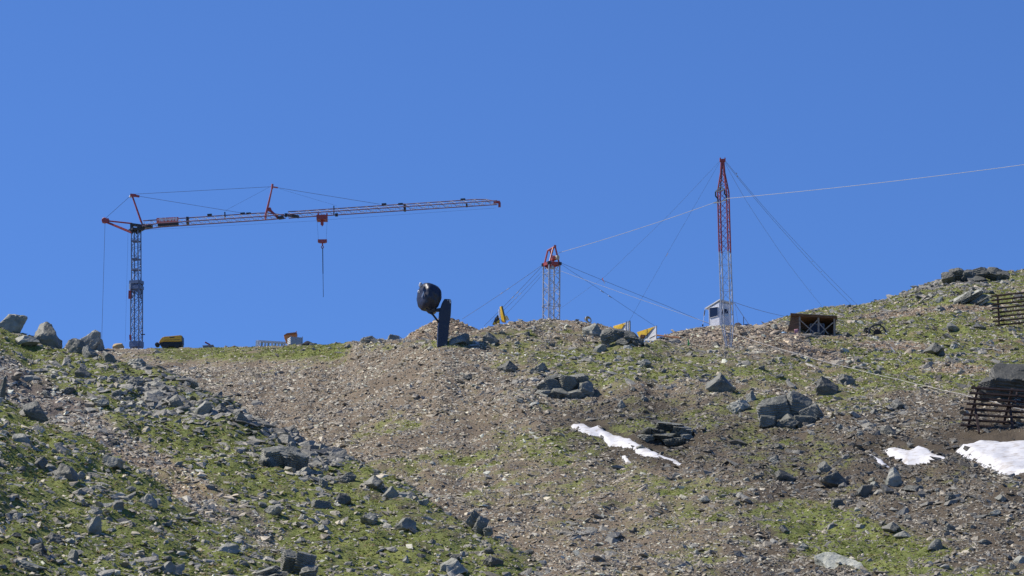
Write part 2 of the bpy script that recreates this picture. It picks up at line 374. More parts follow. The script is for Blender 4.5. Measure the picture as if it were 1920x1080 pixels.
ZM = np.zeros((len(uc), len(DR))); ZS2 = np.zeros_like(ZM); ZS1 = np.zeros_like(ZM)
def ridge(Lst, u, s1, s2, w):
    v = np.interp(u, [p[0] for p in Lst], [p[1] for p in Lst]); dc = np.interp(u, [p[0] for p in Lst], [p[2] for p in Lst])
    zc = dc * math.tan(azel(u, v)[1]); a = (s1 - s2) / 2; b = (s1 + s2) / 2; x = DR - dc
    return zc + a * x - b * np.sqrt(x * x + w * w) + b * w
for i, u in enumerate(uq):
    xs = [3.0, 60.0]; ys = [-2.0, 1.0]
    for k in range(K):
        xs.append(TD[k][i]); ys.append(TD[k][i] * math.tan(azel(u, TV[k][i])[1]))
    dF, zF = xs[-1], ys[-1]
    xs += [dF + 12, dF + 45, dF + 140, 1500]; ys += [zF + 1.0, zF + 2.0, zF - 6, zF - 160]
    ZM[i] = pchip(np.array(xs), np.array(ys), DR)
    ZS2[i] = ridge(S2, u, .37, .16, 2.0); ZS1[i] = ridge(S1, u, .34, .16, 1.6)
XX = np.sin(AZ)[:, None] * DR[None, :]; YY = np.cos(AZ)[:, None] * DR[None, :]
near = DR[None, :] < 126
ZS2 = np.where(DR[None, :] < 60, ZM - 5, ZS2); ZS1 = np.where(DR[None, :] < 60, ZM - 5, ZS1)
# the heap of broken stone dug out behind the snow gun
hp = P(835, 600, 230); hx, hy = hp[0], hp[1]
rr = np.sqrt(((XX - hx) / 4.3) ** 2 + ((YY - hy) / 5.0) ** 2)
heap_h = 4.4 * np.clip(1.0 - rr ** 1.5, -.2, 1)
hz0 = float(np.interp(230, DR, ZM[np.argmin(abs(uc - 835))]))
heap = np.where(rr < 1.15, hz0 + (hp[2] - hz0) * np.clip(1.0 - rr ** 1.6, -.4, 1), -999)
Z0 = np.maximum(np.maximum(ZM, ZS2), np.maximum(ZS1, heap))
LAY = np.argmax(np.stack([ZM, ZS2, ZS1, heap]), axis=0)
infl = sstep(0, 1, np.clip((DR[None, :] - 60) / 60, 0, 1))
rough = .50 * fbm2(XX, YY, 9, 11, 3) + .26 * fbm2(XX, YY, 2.6, 21, 3) + .15 * fbm2(XX, YY, .8, 31, 2) + .05 * fbm2(XX, YY, .33, 41, 2)
piste = ((LAY == 0) & (DR[None, :] > 120))
ter = .55 * np.abs(fbm2(XX, YY * .6, 3.2, 51, 3))                      # little turf steps on the slopes
amp = np.where(LAY == 0, .85, np.where(LAY == 3, .5, 1.05))
ZG = Z0 + infl * (rough * amp + np.where(LAY == 3, .0, ter - .2))
# the roughness must not lift the far crest: bring each column's skyline back to its height
tcr = np.array([azel(u, v)[1] for u, v in zip(uq, TV[4])]); w0 = int(np.searchsorted(DR, 190)); w1 = int(np.searchsorted(DR, 335))
zq = np.where(LAY == 0, ZG, -999); dev = np.arctan2(zq[:, w0:w1], DR[None, w0:w1]).max(1) - tcr
kk = np.exp(-np.linspace(-2, 2, 19) ** 2); kk /= kk.sum(); dev = np.convolve(np.pad(np.clip(dev, -.01, .01), 9, 'edge'), kk, 'valid')
wgt = sstep(.72, .95, DR[None, :] / TD[4][:, None]) * (LAY == 0) * (1 - sstep(400, 600, DR[None, :])); ZG = ZG - dev[:, None] * DR[None, :] * wgt
EL = np.arctan2(ZG, DR[None, :]); CM = np.maximum.accumulate(EL, axis=1)
VIS = EL >= CM - math.radians(.05)
PU, PV = proj(XX, YY, ZG)
def col_of(az): return float(np.interp(az, AZ, np.arange(len(AZ))))
def gz(x, y):
    c = col_of(math.atan2(x, y)); i = int(np.clip(c, 0, len(AZ) - 2)); f = c - i; d = math.hypot(x, y)
    j = int(np.clip(np.searchsorted(DR, d) - 1, 0, len(DR) - 2)); g = (d - DR[j]) / (DR[j + 1] - DR[j])
    return (ZG[i, j] * (1 - g) + ZG[i, j + 1] * g) * (1 - f) + (ZG[i + 1, j] * (1 - g) + ZG[i + 1, j + 1] * g) * f
def hit(u, v):
    """where the sight line through (u, v) meets the ground (x, y, z), and how far away"""
    az, el = azel(u, v); i = int(round(col_of(az))); c = CM[i]
    j = int(np.searchsorted(c, el)); j = min(j, len(DR) - 1)
    if j >= len(DR) - 1 or DR[j] > 345:                       # above the crest: take the crest itself
        j = int(np.argmax(EL[i][:np.searchsorted(DR, 345)]))
    d = DR[j]; x, y = math.sin(az) * d, math.cos(az) * d
    return np.array([x, y, gz(x, y)]), d
def S(d): return d / F / .985

# what grows or lies where: 'grass' cover and the colour of the bare soil
def ell(cu, cv, ru, rv, rot=0):
    c, s = math.cos(rot), math.sin(rot); du = PU - cu; dv = PV - cv
    return 1 - sstep(.55, 1.25, np.sqrt(((du * c + dv * s) / ru) ** 2 + ((-du * s + dv * c) / rv) ** 2))
n_big = fbm2(XX, YY, 7, 61, 3); n_mid = fbm2(XX, YY, 1.9, 71, 4); n_fin = fbm2(XX, YY, .55, 81, 3)
GR = np.full(ZG.shape, .16)
def put(mask, val):
    global GR
    GR = GR * (1 - mask) + val * mask
put(ell(1060, 900, 350, 115, .18), .44); put(ell(760, 790, 180, 50, .2), .28); put(ell(1180, 1010, 200, 50, .2), .36)
put(ell(1200, 690, 270, 66, .05), .66); put(ell(1180, 662, 190, 26), .66); put(ell(980, 640, 140, 26), .42); put(ell(1330, 740, 150, 45, .1), .50)
put(ell(840, 643, 80, 12), .6); put(ell(730, 650, 55, 9), .5)
put(sstep(1420, 1490, PU) * (1 - sstep(705, 760, PV)) * (LAY == 0), .74); put(ell(1560, 730, 130, 40, .3), .5); put(ell(1480, 850, 130, 60), .42); put(ell(1330, 800, 200, 60), .36)
put(ell(1590, 1010, 190, 52, .28), .95); put(ell(1480, 965, 60, 30), .8); put(ell(1900, 905, 60, 20), .4); put(ell(1850, 1075, 120, 25), .5)
top = (1 - sstep(662, 690, PV + 9 * n_mid + 8 * n_big)) * (1 - sstep(620, 680, PU)) * (LAY == 0) * sstep(270, 300, PU); put(top, .74)
put(ell(500, 642, 70, 10), .35)
rub = np.clip(ell(1375, 632, 120, 19) + ell(1460, 636, 60, 26, .3) + ell(1545, 668, 60, 12, .25), 0, 1) * (LAY == 0); put(rub, -.2)
put(np.clip(ell(1680, 648, 80, 9, .03) + ell(1790, 692, 90, 12, .08) + ell(1690, 587, 110, 8, -.12) + ell(1830, 578, 60, 7, -.1), 0, 1) * (LAY == 0), .22)
s1v = line_at(S1, PU); s2v = line_at(S2, PU)
GR = np.where(LAY == 2, .95, GR); GR = np.where(LAY == 1, .86 - .12 * sstep(200, 500, PU) * (PV < s2v + 50), GR)
gul = (LAY == 1) * sstep(-100, -62, PV - s1v - .06 * np.clip(PU - 150, 0, 400)) * (1 - sstep(480, 640, PU)) * sstep(-200, 30, PU - 0 + (PV - 700)); gul = np.clip(gul, 0, 1)
GR = GR * (1 - gul * np.clip(.72 - .25 * sstep(250, 500, PU) + .3 * n_mid, 0, 1))
GR = np.where(LAY == 3, -.3, GR)
GRASS = np.clip(GR + .26 * n_big + .40 * n_mid + .36 * n_fin, 0, 1)
SOIL = np.zeros(ZG.shape + (3,)); SOIL[:] = (.165, .138, .115)
def soil(mask, c):
    global SOIL
    m = np.clip(mask, 0, 1)[..., None]; SOIL = SOIL * (1 - m) + np.array(c) * m
soil(sstep(1250, 1450, PU) * sstep(700, 780, PV), (.092, .078, .066)); soil(ell(1200, 810, 160, 70), (.07, .06, .05))
wet = np.clip(ell(1175, 828, 150, 32, .33) + ell(1700, 842, 120, 26) + ell(1830, 830, 90, 60), 0, 1) * (LAY == 0); soil(wet * .8, (.066, .056, .047)); soil(rub, (.165, .130, .112)); soil((LAY == 3).astype(float), (.185, .145, .122)); soil(gul, (.155, .134, .130))
soil((LAY > 0) * (LAY < 3) * (1 - gul), (.12, .105, .08)); soil(ell(330, 890, 120, 40, .4) * (LAY == 1), (.21, .165, .135))
soil(sstep(1440, 1500, PU) * (1 - sstep(690, 740, PV)) * (1 - rub), (.19, .145, .115))
SOIL *= np.array([1.33, 1.26, 1.05]); SOIL *= (1 + .22 * n_mid + .12 * n_big)[..., None]; SOIL = np.clip(SOIL, .02, .6)

ni, nj = ZG.shape
ii, jj = np.meshgrid(np.arange(ni - 1), np.arange(nj - 1), indexing='ij'); b0 = (ii * nj + jj).ravel()
quads = np.stack([b0, b0 + nj, b0 + nj + 1, b0 + 1], 1)
me = raw_mesh('ground', np.stack([XX, YY, ZG], -1).reshape(-1, 3), quads, M['ground'], True)
a = me.attributes.new('grass', 'FLOAT', 'POINT'); a.data.foreach_set('value', GRASS.astype(np.float32).ravel())
a = me.attributes.new('soil', 'FLOAT_COLOR', 'POINT'); a.data.foreach_set('color', np.concatenate([SOIL, np.ones(ZG.shape + (1,))], -1).astype(np.float32).ravel())
tag(link('ground', me), 'stony alpine mountainside of turf, scree and bare earth', None, None, 'structure')

# ---------------------------------------------------------------- snow patches (draped, thin at the rim)
SNOW_XY = []
def in_poly(px, py, poly):
    c = np.zeros(px.shape, bool); n = len(poly); e = np.full(px.shape, 1e9)
    for k in range(n):
        x1, y1 = poly[k]; x2, y2 = poly[(k + 1) % n]
        cond = ((y1 > py) != (y2 > py)) & (px < (x2 - x1) * (py - y1) / (y2 - y1 + 1e-12) + x1); c ^= cond
        t = np.clip(((px - x1) * (x2 - x1) + (py - y1) * (y2 - y1)) / ((x2 - x1) ** 2 + (y2 - y1) ** 2 + 1e-9), 0, 1)
        e = np.minimum(e, np.hypot(px - x1 - t * (x2 - x1), py - y1 - t * (y2 - y1)))
    return c, e
i0, i1 = np.searchsorted(uc, 1000), np.searchsorted(uc, 2069)
def snow(name, poly, thick, rim, label, seed):
    vs = np.clip(PV, 0, 3000)
    sub = (slice(i0, i1), slice(np.searchsorted(DR, 126), np.searchsorted(DR, 262)))
    px, py = proj(XX[sub], YY[sub], Z0[sub] + .25)
    px = px + (1.2 if thick > .25 else 2.5) * fbm2(XX[sub], YY[sub], 1.0, seed, 3); py = py + (.8 if thick > .25 else 2.4) * fbm2(XX[sub], YY[sub], .9, seed + 5, 3)
    ok = LAY[sub] == 0
    c, e = in_poly(px, py, poly); sd = np.where(c, e, -e)
    keep = (sd > -1.5) & ok & ((px > poly[0][0] - 900))
    h = thick * sstep(-1.5, rim, sd) ** .6
    base = np.where(thick > .25, Z0[sub] + .10, .45 * Z0[sub] + .55 * ZG[sub] + .0)
    if thick > .25: base = np.maximum(base, ZG[sub] - .1)
    rm = sstep(0, rim, sd); z = ZG[sub] + (base - ZG[sub] + h) * rm - .05 * (1 - sstep(-.5, 1.5, sd))
    idx = -np.ones(keep.shape, int); cell = keep[:-1, :-1] & keep[1:, :-1] & keep[1:, 1:] & keep[:-1, 1:]
    use = np.zeros_like(keep); use[:-1, :-1] |= cell; use[1:, :-1] |= cell; use[1:, 1:] |= cell; use[:-1, 1:] |= cell
    idx[use] = np.arange(use.sum())
    V = np.stack([XX[sub][use], YY[sub][use], z[use]], 1); a_, b_ = np.where(cell)
    T = np.stack([idx[a_, b_], idx[a_ + 1, b_], idx[a_ + 1, b_ + 1], idx[a_, b_ + 1]], 1)
    o = V.mean(0); me = raw_mesh(name, V - o, T, M['snow'], True); ob = link(name, me, loc=o); ORG[ob] = o
    SNOW_XY.append((poly, sub)); tag(ob, label, 'snow patch'); return ob
SNOWP = [
 ([(1066,784),(1092,782),(1106,790),(1120,786),(1162,804),(1200,822),(1240,840),(1284,856),(1270,859),(1230,849),(1190,836),(1165,825),(1140,818),(1124,803),(1105,804),(1075,793)], .07, 4, 'long thin strip of white snow lying below the jointed rock outcrop', 3),
 ([(1158,836),(1172,837),(1186,846),(1176,847)], .08, 4, 'tiny scrap of snow just under the long thin strip', 5),
 ([(1650,824),(1678,823),(1705,830),(1722,819),(1742,826),(1765,841),(1790,852),(1772,856),(1735,846),(1700,848),(1678,842)], .09, 5, 'ragged two-tongued snow patch below the rusty barrier end', 8),
 ([(1603,838),(1628,843),(1652,850),(1672,861),(1652,862),(1628,851)], .08, 4, 'narrow sliver of snow beneath the two-tongued patch', 12),
 ([(1786,822),(1800,811),(1850,811),(1900,809),(1990,807),(1990,925),(1922,894),(1880,880),(1835,858),(1803,838)], .22, 16, 'large thick white snowfield under the lower rusty barrier', 15)]
for pl, th, rim, lab, sd in SNOWP: snow('snow_patch', pl, th, rim, lab, sd)
def on_snow(u, v):
    r = np.zeros(np.shape(u), bool)
    for pl, *_ in SNOWP:
        c, e = in_poly(np.asarray(u, float), np.asarray(v, float), pl); r |= c & (e > 2)
    return r

# ---------------------------------------------------------------- rocks
def ico(sub):
    bm = bmesh.new(); bmesh.ops.create_icosphere(bm, subdivisions=sub, radius=1); bm.verts.ensure_lookup_table()
    V = np.array([v.co for v in bm.verts]); T = np.array([[v.index for v in f.verts] for f in bm.faces]); bm.free(); return V, T
ICO = {k: ico(k) for k in (3, 4, 5)}
def rock_shape(seed, sub=4, facets=13, rough=.05, strata=0.0, block=.5):
    g = np.random.default_rng(seed); V, T = ICO[sub]
    n = g.normal(size=(facets, 3)); n /= np.linalg.norm(n, axis=1)[:, None]; h = g.uniform(.62, 1.0, facets)
    if block > 0:
        R = np.linalg.qr(g.normal(size=(3, 3)))[0] if block < .4 else np.linalg.qr(np.eye(3) + .28 * g.normal(size=(3, 3)))[0]
        ax = np.concatenate([R, -R]); n = np.concatenate([n, ax]); h = np.concatenate([h, g.uniform(.58, .82, 6)])
    d = V @ n.T; r = np.where(d > .08, h[None, :] / np.maximum(d, .08), 9).min(1); r = np.minimum(r, 1.25)
    p = V * r[:, None]
    nz = vn3(p * 2.1 + seed, seed) * .6 + vn3(p * 4.7, seed + 1) * .35 + vn3(p * 10, seed + 2) * .2
    p = p * (1 + rough * nz)[:, None]
    if strata:
        t = p[:, 2] * 7 + .9 * vn3(p * 1.5, seed + 4); st = (t - np.floor(t)); k = 1 + strata * (sstep(.0, .75, st) - sstep(.75, 1, st) - .4)
        p[:, 0] *= k; p[:, 1] *= k
    p -= (p.max(0) + p.min(0)) / 2
    return p / (np.abs(p).max(0)), T
def rough_rock(seed):
    g = np.random.default_rng(seed); Vs, Ts, n = [], [], 0
    for k in range(1 + seed % 3):
        V, T = rock_shape(seed * 7 + k, 4, 10 + seed % 4, .13, .14 if seed % 3 == 0 else 0, .3 if k % 2 else .45)
        if k: V = V * g.uniform(.45, .75) * np.array([1, 1, g.uniform(.6, 1)]) + np.array([g.uniform(-.55, .55), g.uniform(-.5, .2), g.uniform(-.45, .05)])
        else:
            V = V.copy(); tp_ = 1 - g.uniform(.15, .45) * V[:, 2]; V[:, 0] = V[:, 0] * tp_ + g.uniform(-.3, .3) * V[:, 2]; V[:, 1] *= tp_; V[:, 2] *= 1 - .35 * np.clip(V[:, :1] * g.choice((-1, 1)), -1, 1)[:, 0] * (V[:, 2] > 0)
        Vs.append(V); Ts.append(T + n); n += len(V)
    V = np.concatenate(Vs); V -= (V.max(0) + V.min(0)) / 2; return V / np.abs(V).max(0), np.concatenate(Ts)
PROT = [raw_mesh('boulder', *rough_rock(100 + k), M['rock']) for k in range(18)]
PROTD = [m.copy() for m in PROT]
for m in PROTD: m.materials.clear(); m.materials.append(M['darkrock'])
NR = [0]
def place_rock(u, vb, w, h, tone=1.0, dark=False, kind='b', me=None, name='rock', yaw=None, depth=None, sink=.30, tilt=None, col=None):
    """a rock seen at column u with its foot at row vb, w wide and h high in photo pixels"""
    p, d = hit(u, vb - .2 * h); s = S(d); NR[0] += 1; k = NR[0]
    g = random.Random(k * 7 + 3)
    sx = w * s / 2 * .95; sz = h * s / 2 * 1.08; tone = 1 + (tone - 1) * .75; tone *= .84; sy = (depth if depth else g.uniform(.65, 1.0)) * sx
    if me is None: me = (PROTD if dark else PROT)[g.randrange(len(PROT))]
    o = link(name, me)
    yaw = yaw if yaw is not None else (g.choice((0, math.pi)) + g.uniform(-.6, .6))
    tl = tilt if tilt is not None else (g.uniform(.05, .4), g.uniform(-.12, .38))
    Mx = Matrix.Rotation(tl[1], 4, 'Y') @ Matrix.Rotation(tl[0] * .5, 4, 'X') @ Matrix.Diagonal((sx, sy, sz, 1)) @ Matrix.Rotation(yaw, 4, 'Z')
    base, _ = hit(u, vb); 
    c = Vector((p[0], p[1] + sy * .25, 0)); c.z = gz(c.x, c.y) + sz * (1 - 2 * sink)
    o.matrix_world = Matrix.Translation(c) @ Mx
    t = tone * g.uniform(.9, 1.1); o.color = (t, t * .995, t * .97, 1) if col is None else (*col, 1)
    return o
ROCKS_AT = []
def rk(u, vb, w, h, label, tone=1.0, dark=False, cat='rock', **kw):
    o = place_rock(u, vb, w, h, tone, dark, **kw); ROCKS_AT.append((u, vb, w, h)); tag(o, label, cat); return o
def crag(u, vb, w, h, label, seed, blocks, dark=False, tone=1.0, strata=.2, blk=.6, xr=.2, name='rock_outcrop', cat='rock outcrop'):
    """a jointed outcrop: many angular slabs grown together in one mesh; blocks = (du, dv, w, h, tilt) in photo pixels round (u, vb)"""
    p0, d0 = hit(u, vb); s = S(d0); Vs = []; Ts = []; n = 0
    for k, (du, dv, bw, bh, tl) in enumerate(blocks):
        V, T = rock_shape(seed + k, 4 if bw < 40 else 5, 11,   .08, strata, blk)
        V = V * np.array([bw * s / 2, bw * s / 2 * .85, bh * s / 2 * 1.1])
        R = np.array(Matrix.Rotation(math.radians(tl), 3, 'Y') @ Matrix.Rotation(xr, 3, 'X')); V = V @ R.T
        up = -dv * s; V = V + np.array([du * s, 0, 0])
        x = p0[0] + du * s; yy = p0[1] + up * 1.15; zz = gz(x, yy)
        V = V + np.array([0, up * 1.15, max(zz - p0[2] + bh * s * .18, up * 1.18)])
        Vs.append(V); Ts.append(T + n); n += len(V)
    me = raw_mesh(name, np.concatenate(Vs), np.concatenate(Ts), M['darkrock' if dark else 'rock'])
    o = link(name, me, loc=p0); ORG[o] = p0; o.color = (tone, tone, tone * .98, 1); ROCKS_AT.append((u, vb, w, h)); return tag(o, label, cat)

# the outcrops
crag(1060, 748, 108, 50, 'big jointed grey-green outcrop above the thin snow strip', 500,
     [(-30,-22,50,30,-12),(5,-28,46,30,14),(30,-34,44,26,10),(38,-14,34,34,4),(-8,-8,52,22,8),(-42,-8,34,16,-10),(16,-6,40,18,-6),(-20,-38,40,14,-14)], tone=.70, strata=.1)
crag(1250, 838, 100, 46, 'flat layered outcrop of stacked slabs beside the snow strip end', 530,
     [(-22,-28,54,14,6),(6,-36,60,16,4),(28,-26,46,24,10),(-2,-18,60,14,3),(14,-8,44,16,-4),(38,-12,30,18,12),(-36,-16,36,12,0)], tone=1.0, strata=.3)
crag(1488, 806, 124, 64, 'large dark green-grey outcrop with a pale block at its foot', 560,
     [(-34,-36,66,44,-6),(8,-42,62,46,10),(38,-22,56,48,28),(-8,-12,52,28,-8),(20,-8,40,24,12),(-46,-14,36,26,0)], tone=.72, strata=.08, blk=.4, xr=.45)
crag(1166, 650, 80, 32, 'dark broken crag below the yellow-faced panels', 590,
     [(-26,-16,34,22,-20),(-2,-17,38,24,12),(17,-11,38,24,20),(30,-3,26,18,16),(4,-5,34,18,-8)], dark=True, tone=.6, xr=.5)  # tone lowered so the colour carries the shadow the crag lies in
crag(1828, 530, 120, 28, 'black jagged crag crowning the grassy hilltop', 620,
     [(-48,-6,30,22,-18),(-30,-14,34,24,6),(-8,-9,40,22,4),(14,-15,40,24,-4),(36,-13,36,24,8),(52,-9,30,18,16),(2,-2,50,14,0)], dark=True, tone=.62, xr=.5)
crag(1822, 570, 62, 30, 'pale ribbed slab leaning on the hillside under the black crag', 650,
     [(-14,-12,50,11,-32),(2,-14,56,12,-30),(14,-8,50,11,-30),(20,-3,36,9,-28)], tone=1.25)
crag(532, 880, 92, 48, 'broad dark boulder outcrop on the grass edge beside the brown scree', 680,
     [(-22,-24,52,34,-10),(8,-22,56,36,10),(28,-12,40,32,20),(-30,-10,40,22,0)], dark=True, tone=.95, xr=.5)
crag(556, 1082, 70, 46, 'dark craggy block at the very bottom of the grassy spur', 700,
     [(-14,-26,40,36,14),(14,-22,42,40,22),(22,-6,36,26,0)], dark=True, tone=.9)
crag(510, 1086, 70, 30, 'splintered pale slab against the dark block at the bottom edge', 720,
     [(-10,-12,56,12,-16),(4,-4,54,12,-14),(-20,-4,30,10,-20)], tone=1.2)
crag(897, 1004, 50, 46, 'dark cleft rock with deep shade on the spur edge', 740, [(-10,-28,22,30,30),(4,-16,26,34,34),(16,-6,24,20,30)], dark=True, tone=.8)
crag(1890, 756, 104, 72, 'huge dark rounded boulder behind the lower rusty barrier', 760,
     [(8,-32,92,66,4),(-26,-24,50,50,-8),(34,-34,64,62,6)], dark=True, tone=.45, strata=.05, blk=.45, xr=.55)  # low tone puts the shade of the boulder's face into its colour

big = [
 (20,622,44,34,'weathered grey boulder where the near skyline meets the photo edge',1.15,0),
 (97,652,58,42,'largest grey boulder on the near skyline, its sunny face tilted',1.1,0),
 (131,652,20,20,'small dark rock wedged behind the largest skyline boulder',.8,1),
 (167,657,52,38,'round greenish skyline boulder nearest the tower crane',.95,0),
 (145,667,30,25,'dark knobbly rock in front of the round greenish skyline boulder',.75,1),
 (166,674,28,20,'rounded rock at the foot of the round skyline boulder',.95,0),
 (45,654,50,18,'low pale flat rock below the largest skyline boulder',1.25,0),
 (256,694,40,18,'long pale slab on the spur crest below the crane mast',1.25,0),
 (205,684,32,18,'grey rock among the crest stones below the crane mast',1.05,0),
 (300,734,60,17,'long flat banded slab in the turf of the middle spur',1.15,0),
 (252,732,36,24,'stacked rock touching the long flat banded slab',1.05,0),
 (331,768,32,26,'dark-sided rock at the end of the long banded slab',.95,0),
 (381,784,38,30,'upright blocky rock in the rock cluster of the middle spur',1.05,0),
 (411,780,28,20,'dark rock tucked beside the upright blocky rock',.8,1),
 (452,797,30,18,'pale rock with a lit top at the spur edge near the piste',1.2,0),
 (65,794,56,38,'dark shadowed boulder at the head of the pinkish gully',.75,1),
 (2,758,16,50,'dark tall rock cut by the photo edge above the gully',.7,1),
 (155,712,36,20,'dark low rock in the bright turf below the skyline boulders',.8,1),
 (190,768,32,18,'grey rock in the middle of the nearer turf of the spur',1.05,0),
 (38,832,42,18,'pale smooth slab on the yellow-green turf by the gully edge',1.4,0),
 (208,882,38,24,'wedge-shaped rock on the gully side of the near turf crest',1.15,0),
 (118,907,54,36,'dark heavy boulder with a notch on the nearest turf slope',.8,1),
 (97,884,26,13,'small pale rock on top of the dark notched boulder',1.4,0),
 (75,884,28,24,'dark rock just uphill of the dark notched boulder',.75,1),
 (149,906,22,20,'grey lump touching the dark notched boulder',1.05,0),
 (281,952,38,24,'steep slab rock on the near turf crest',1.05,0),
 (172,1012,36,36,'pyramid-shaped grey rock on the nearest turf slope',1.0,0),
 (222,962,22,22,'squarish dark rock above the pyramid-shaped rock',.9,1),
 (178,968,30,12,'flat pale stone above the pyramid-shaped rock',1.4,0),
 (75,1042,36,22,'dark squat rock low on the nearest turf slope',.8,1),
 (100,1024,34,20,'dark-shadowed rock uphill of the dark squat rock',.9,1),
 (55,1074,62,20,'long pale rough slab near the bottom corner of the turf',1.3,0),
 (316,1086,30,24,'grey rock cut by the bottom edge of the photo',1.1,0),
 (135,1067,24,26,'pale upright stone near the bottom edge of the turf slope',1.25,0),
 (425,1036,42,18,'wide grey rock at the lower end of the pinkish gully',1.0,0),
 (575,897,28,17,'blue-grey stone at the foot of the broad dark outcrop',1.05,0),
 (650,912,36,24,'leaning slab in the turf between gully and brown piste',1.15,0),
 (606,919,20,19,'small cone-shaped stone downhill of the broad dark outcrop',1.05,0),
 (697,924,44,28,'cracked reddish-grey rock pile on the spur edge',.95,0),
 (733,942,34,26,'flat-topped rock below the cracked reddish-grey rock',1.0,0),
 (640,950,34,22,'dark blocky rock below the leaning slab',.85,1),
 (600,957,38,18,'low rock with a shadowed side on the lower spur turf',.9,1),
 (512,969,32,18,'pale mound-shaped stone on the lower spur turf',1.3,0),
 (695,992,40,24,'pale humped rock on the lower spur turf',1.15,0),
 (763,998,42,26,'broad grey rock beside the pale humped rock',.95,0),
 (848,1082,58,28,'broad pale rock at the bottom edge of the spur',1.35,0),
 (925,1068,38,22,'dark rock next to the broad pale rock at the bottom edge',.8,1),
 (762,1064,14,15,'small whitish stone standing in the lower turf',1.4,0),
 (691,646,30,16,'brownish rock on the skyline between the skip and the snow gun',1.05,0),
 (737,640,24,14,'pale skyline rock at the foot of the rubble heap',1.2,0),
 (860,650,46,22,'wide slab rock beside the foot of the snow gun',1.1,0),
 (920,648,40,19,'flat dark slab rock between snow gun and short lattice tower',.95,1),
 (877,716,22,15,'dark stone standing alone on the upper piste below the snow gun',.75,1),
 (952,702,38,24,'dark tilted rock at the edge of piste and turf knoll',.85,1),
 (1010,704,32,22,'grey rock uphill of the big jointed outcrop',1.0,0),
 (1112,634,40,25,'pale rounded rock on the knoll beside the dark broken crag',1.15,0),
 (1125,664,30,17,'greenish round rock on the turf below the knoll top',1.1,0),
 (1208,692,28,17,'greenish rock in the middle of the turf knoll',1.05,0),
 (1352,744,56,40,'greenish humped boulder below the tall mast',.95,0),
 (1385,779,44,30,'pale-faced block below the greenish humped boulder',1.35,0),
 (1408,759,20,22,'pointed stone beside the pale-faced block',1.15,0),
 (1167,770,18,17,'light oval stone above the layered outcrop',1.25,0),
 (1203,847,20,11,'brownish stone lying on the thin snow strip',1.1,0),
 (1105,792,17,11,'small stone lying at the upper end of the snow strip',1.1,0),
 (1550,748,54,38,'dark angular boulder between the large outcrop and the hut',.8,1),
 (1588,726,38,22,'low brown-grey ledge uphill of the dark angular boulder',.95,0),
 (1750,671,44,26,'dark round boulder alone on the turf below the spoked reels',.8,1),
 (1585,662,15,8,'white stone on the turf below the timber shelter',1.9,0),
 (1668,822,40,20,'dark rocks just above the two-tongued snow patch',.75,1),
 (1790,620,30,12,'pale slab rock below the upper rusty barrier end',1.2,0),
 (1470,908,42,25,'dark rounded rock at the edge of the lower scree',.8,1),
 (1570,918,62,30,'long dark block in the middle of the lower scree',.85,1),
 (1548,892,32,25,'grey block behind the long dark block',1.0,0),
 (1682,918,38,36,'pale-topped rock throwing a dark shade on the scree',1.35,0),
 (1714,926,40,16,'dark low rock downhill of the pale-topped rock',.7,1),  # dark shape put in where the pale-topped rock casts its shadow
 (1620,938,30,24,'dark rock between the long block and the pale-topped rock',.75,1),
 (1574,958,34,20,'very dark rock at the top of the lower grass patch',.65,1),
 (1670,1002,38,21,'dark green-grey rock inside the lower grass patch',.75,1),
 (1692,1013,30,14,'pale flat rock beside the dark rock of the lower grass patch',1.2,0),
 (1750,1037,36,21,'tilted grey rock at the edge of the lower grass patch',1.0,0),
 (1507,1030,22,11,'whitish stone above the big flat slab',1.6,0),
 (1785,1000,32,14,'pinkish flat stone on the lower scree',1.3,0),
 (1845,1024,30,11,'long pale stone on the lower scree',1.35,0),
 (1866,972,24,14,'light grey rock on the scree below the large snowfield',1.2,0),
 (1912,1058,28,15,'tilted pale stone by the bottom corner of the scree',1.2,0),
 (1762,570,15,13,'bright upright stone below the hilltop slabs',1.6,0),
 (1765,586,22,10,'green-grey flat stone below the bright upright stone',1.1,0),
 (1322,945,22,14,'white broken stone on the lower scree',2.0,0)]
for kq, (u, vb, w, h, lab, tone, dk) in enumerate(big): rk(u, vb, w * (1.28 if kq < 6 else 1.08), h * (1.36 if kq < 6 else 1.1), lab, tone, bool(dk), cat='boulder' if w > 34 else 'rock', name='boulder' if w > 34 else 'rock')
# the big flat slab lying on the lower grass
pS0, dS0 = hit(1578, 1070); g8 = np.random.default_rng(4)
sl_t = [(1526, 1041, 1.0), (1546, 1036, 1.4), (1566, 1037, 1.3), (1584, 1043, 1.1), (1604, 1049, .9), (1618, 1061, .4), (1624, 1072, .0), (1612, 1073, -.1), (1592, 1067, .0), (1566, 1066, .1), (1552, 1064, .2), (1543, 1054, .6)]
bm = bmesh.new(); tp = [bm.verts.new(P(u, v, dS0 + o) - pS0) for u, v, o in sl_t]; bt = [bm.verts.new(P(u, v, dS0 + o) - pS0 + np.array([.05, .1, -.34])) for u, v, o in sl_t]; n_ = len(tp)
bm.faces.new(tp); bm.faces.new(bt[::-1])
for k in range(n_): bm.faces.new((tp[k], tp[(k + 1) % n_], bt[(k + 1) % n_], bt[k]))
bmesh.ops.recalc_face_normals(bm, faces=bm.faces); bmesh.ops.triangulate(bm, faces=bm.faces); bmesh.ops.subdivide_edges(bm, edges=bm.edges, cuts=5, use_grid_fill=True)
co = np.array([v.co for v in bm.verts]); nz_ = vn3(co * 2.2, 3) * .05 + vn3(co * 6, 4) * .03
for v, z_ in zip(bm.verts, nz_): v.co += Vector((z_ * .4, z_ * .3, z_))
me = bpy.data.meshes.new('boulder'); bm.to_mesh(me); bm.free(); me.materials.append(M['rock']); o = link('boulder', me, loc=pS0); o.color = (1.45, 1.46, 1.42, 1)
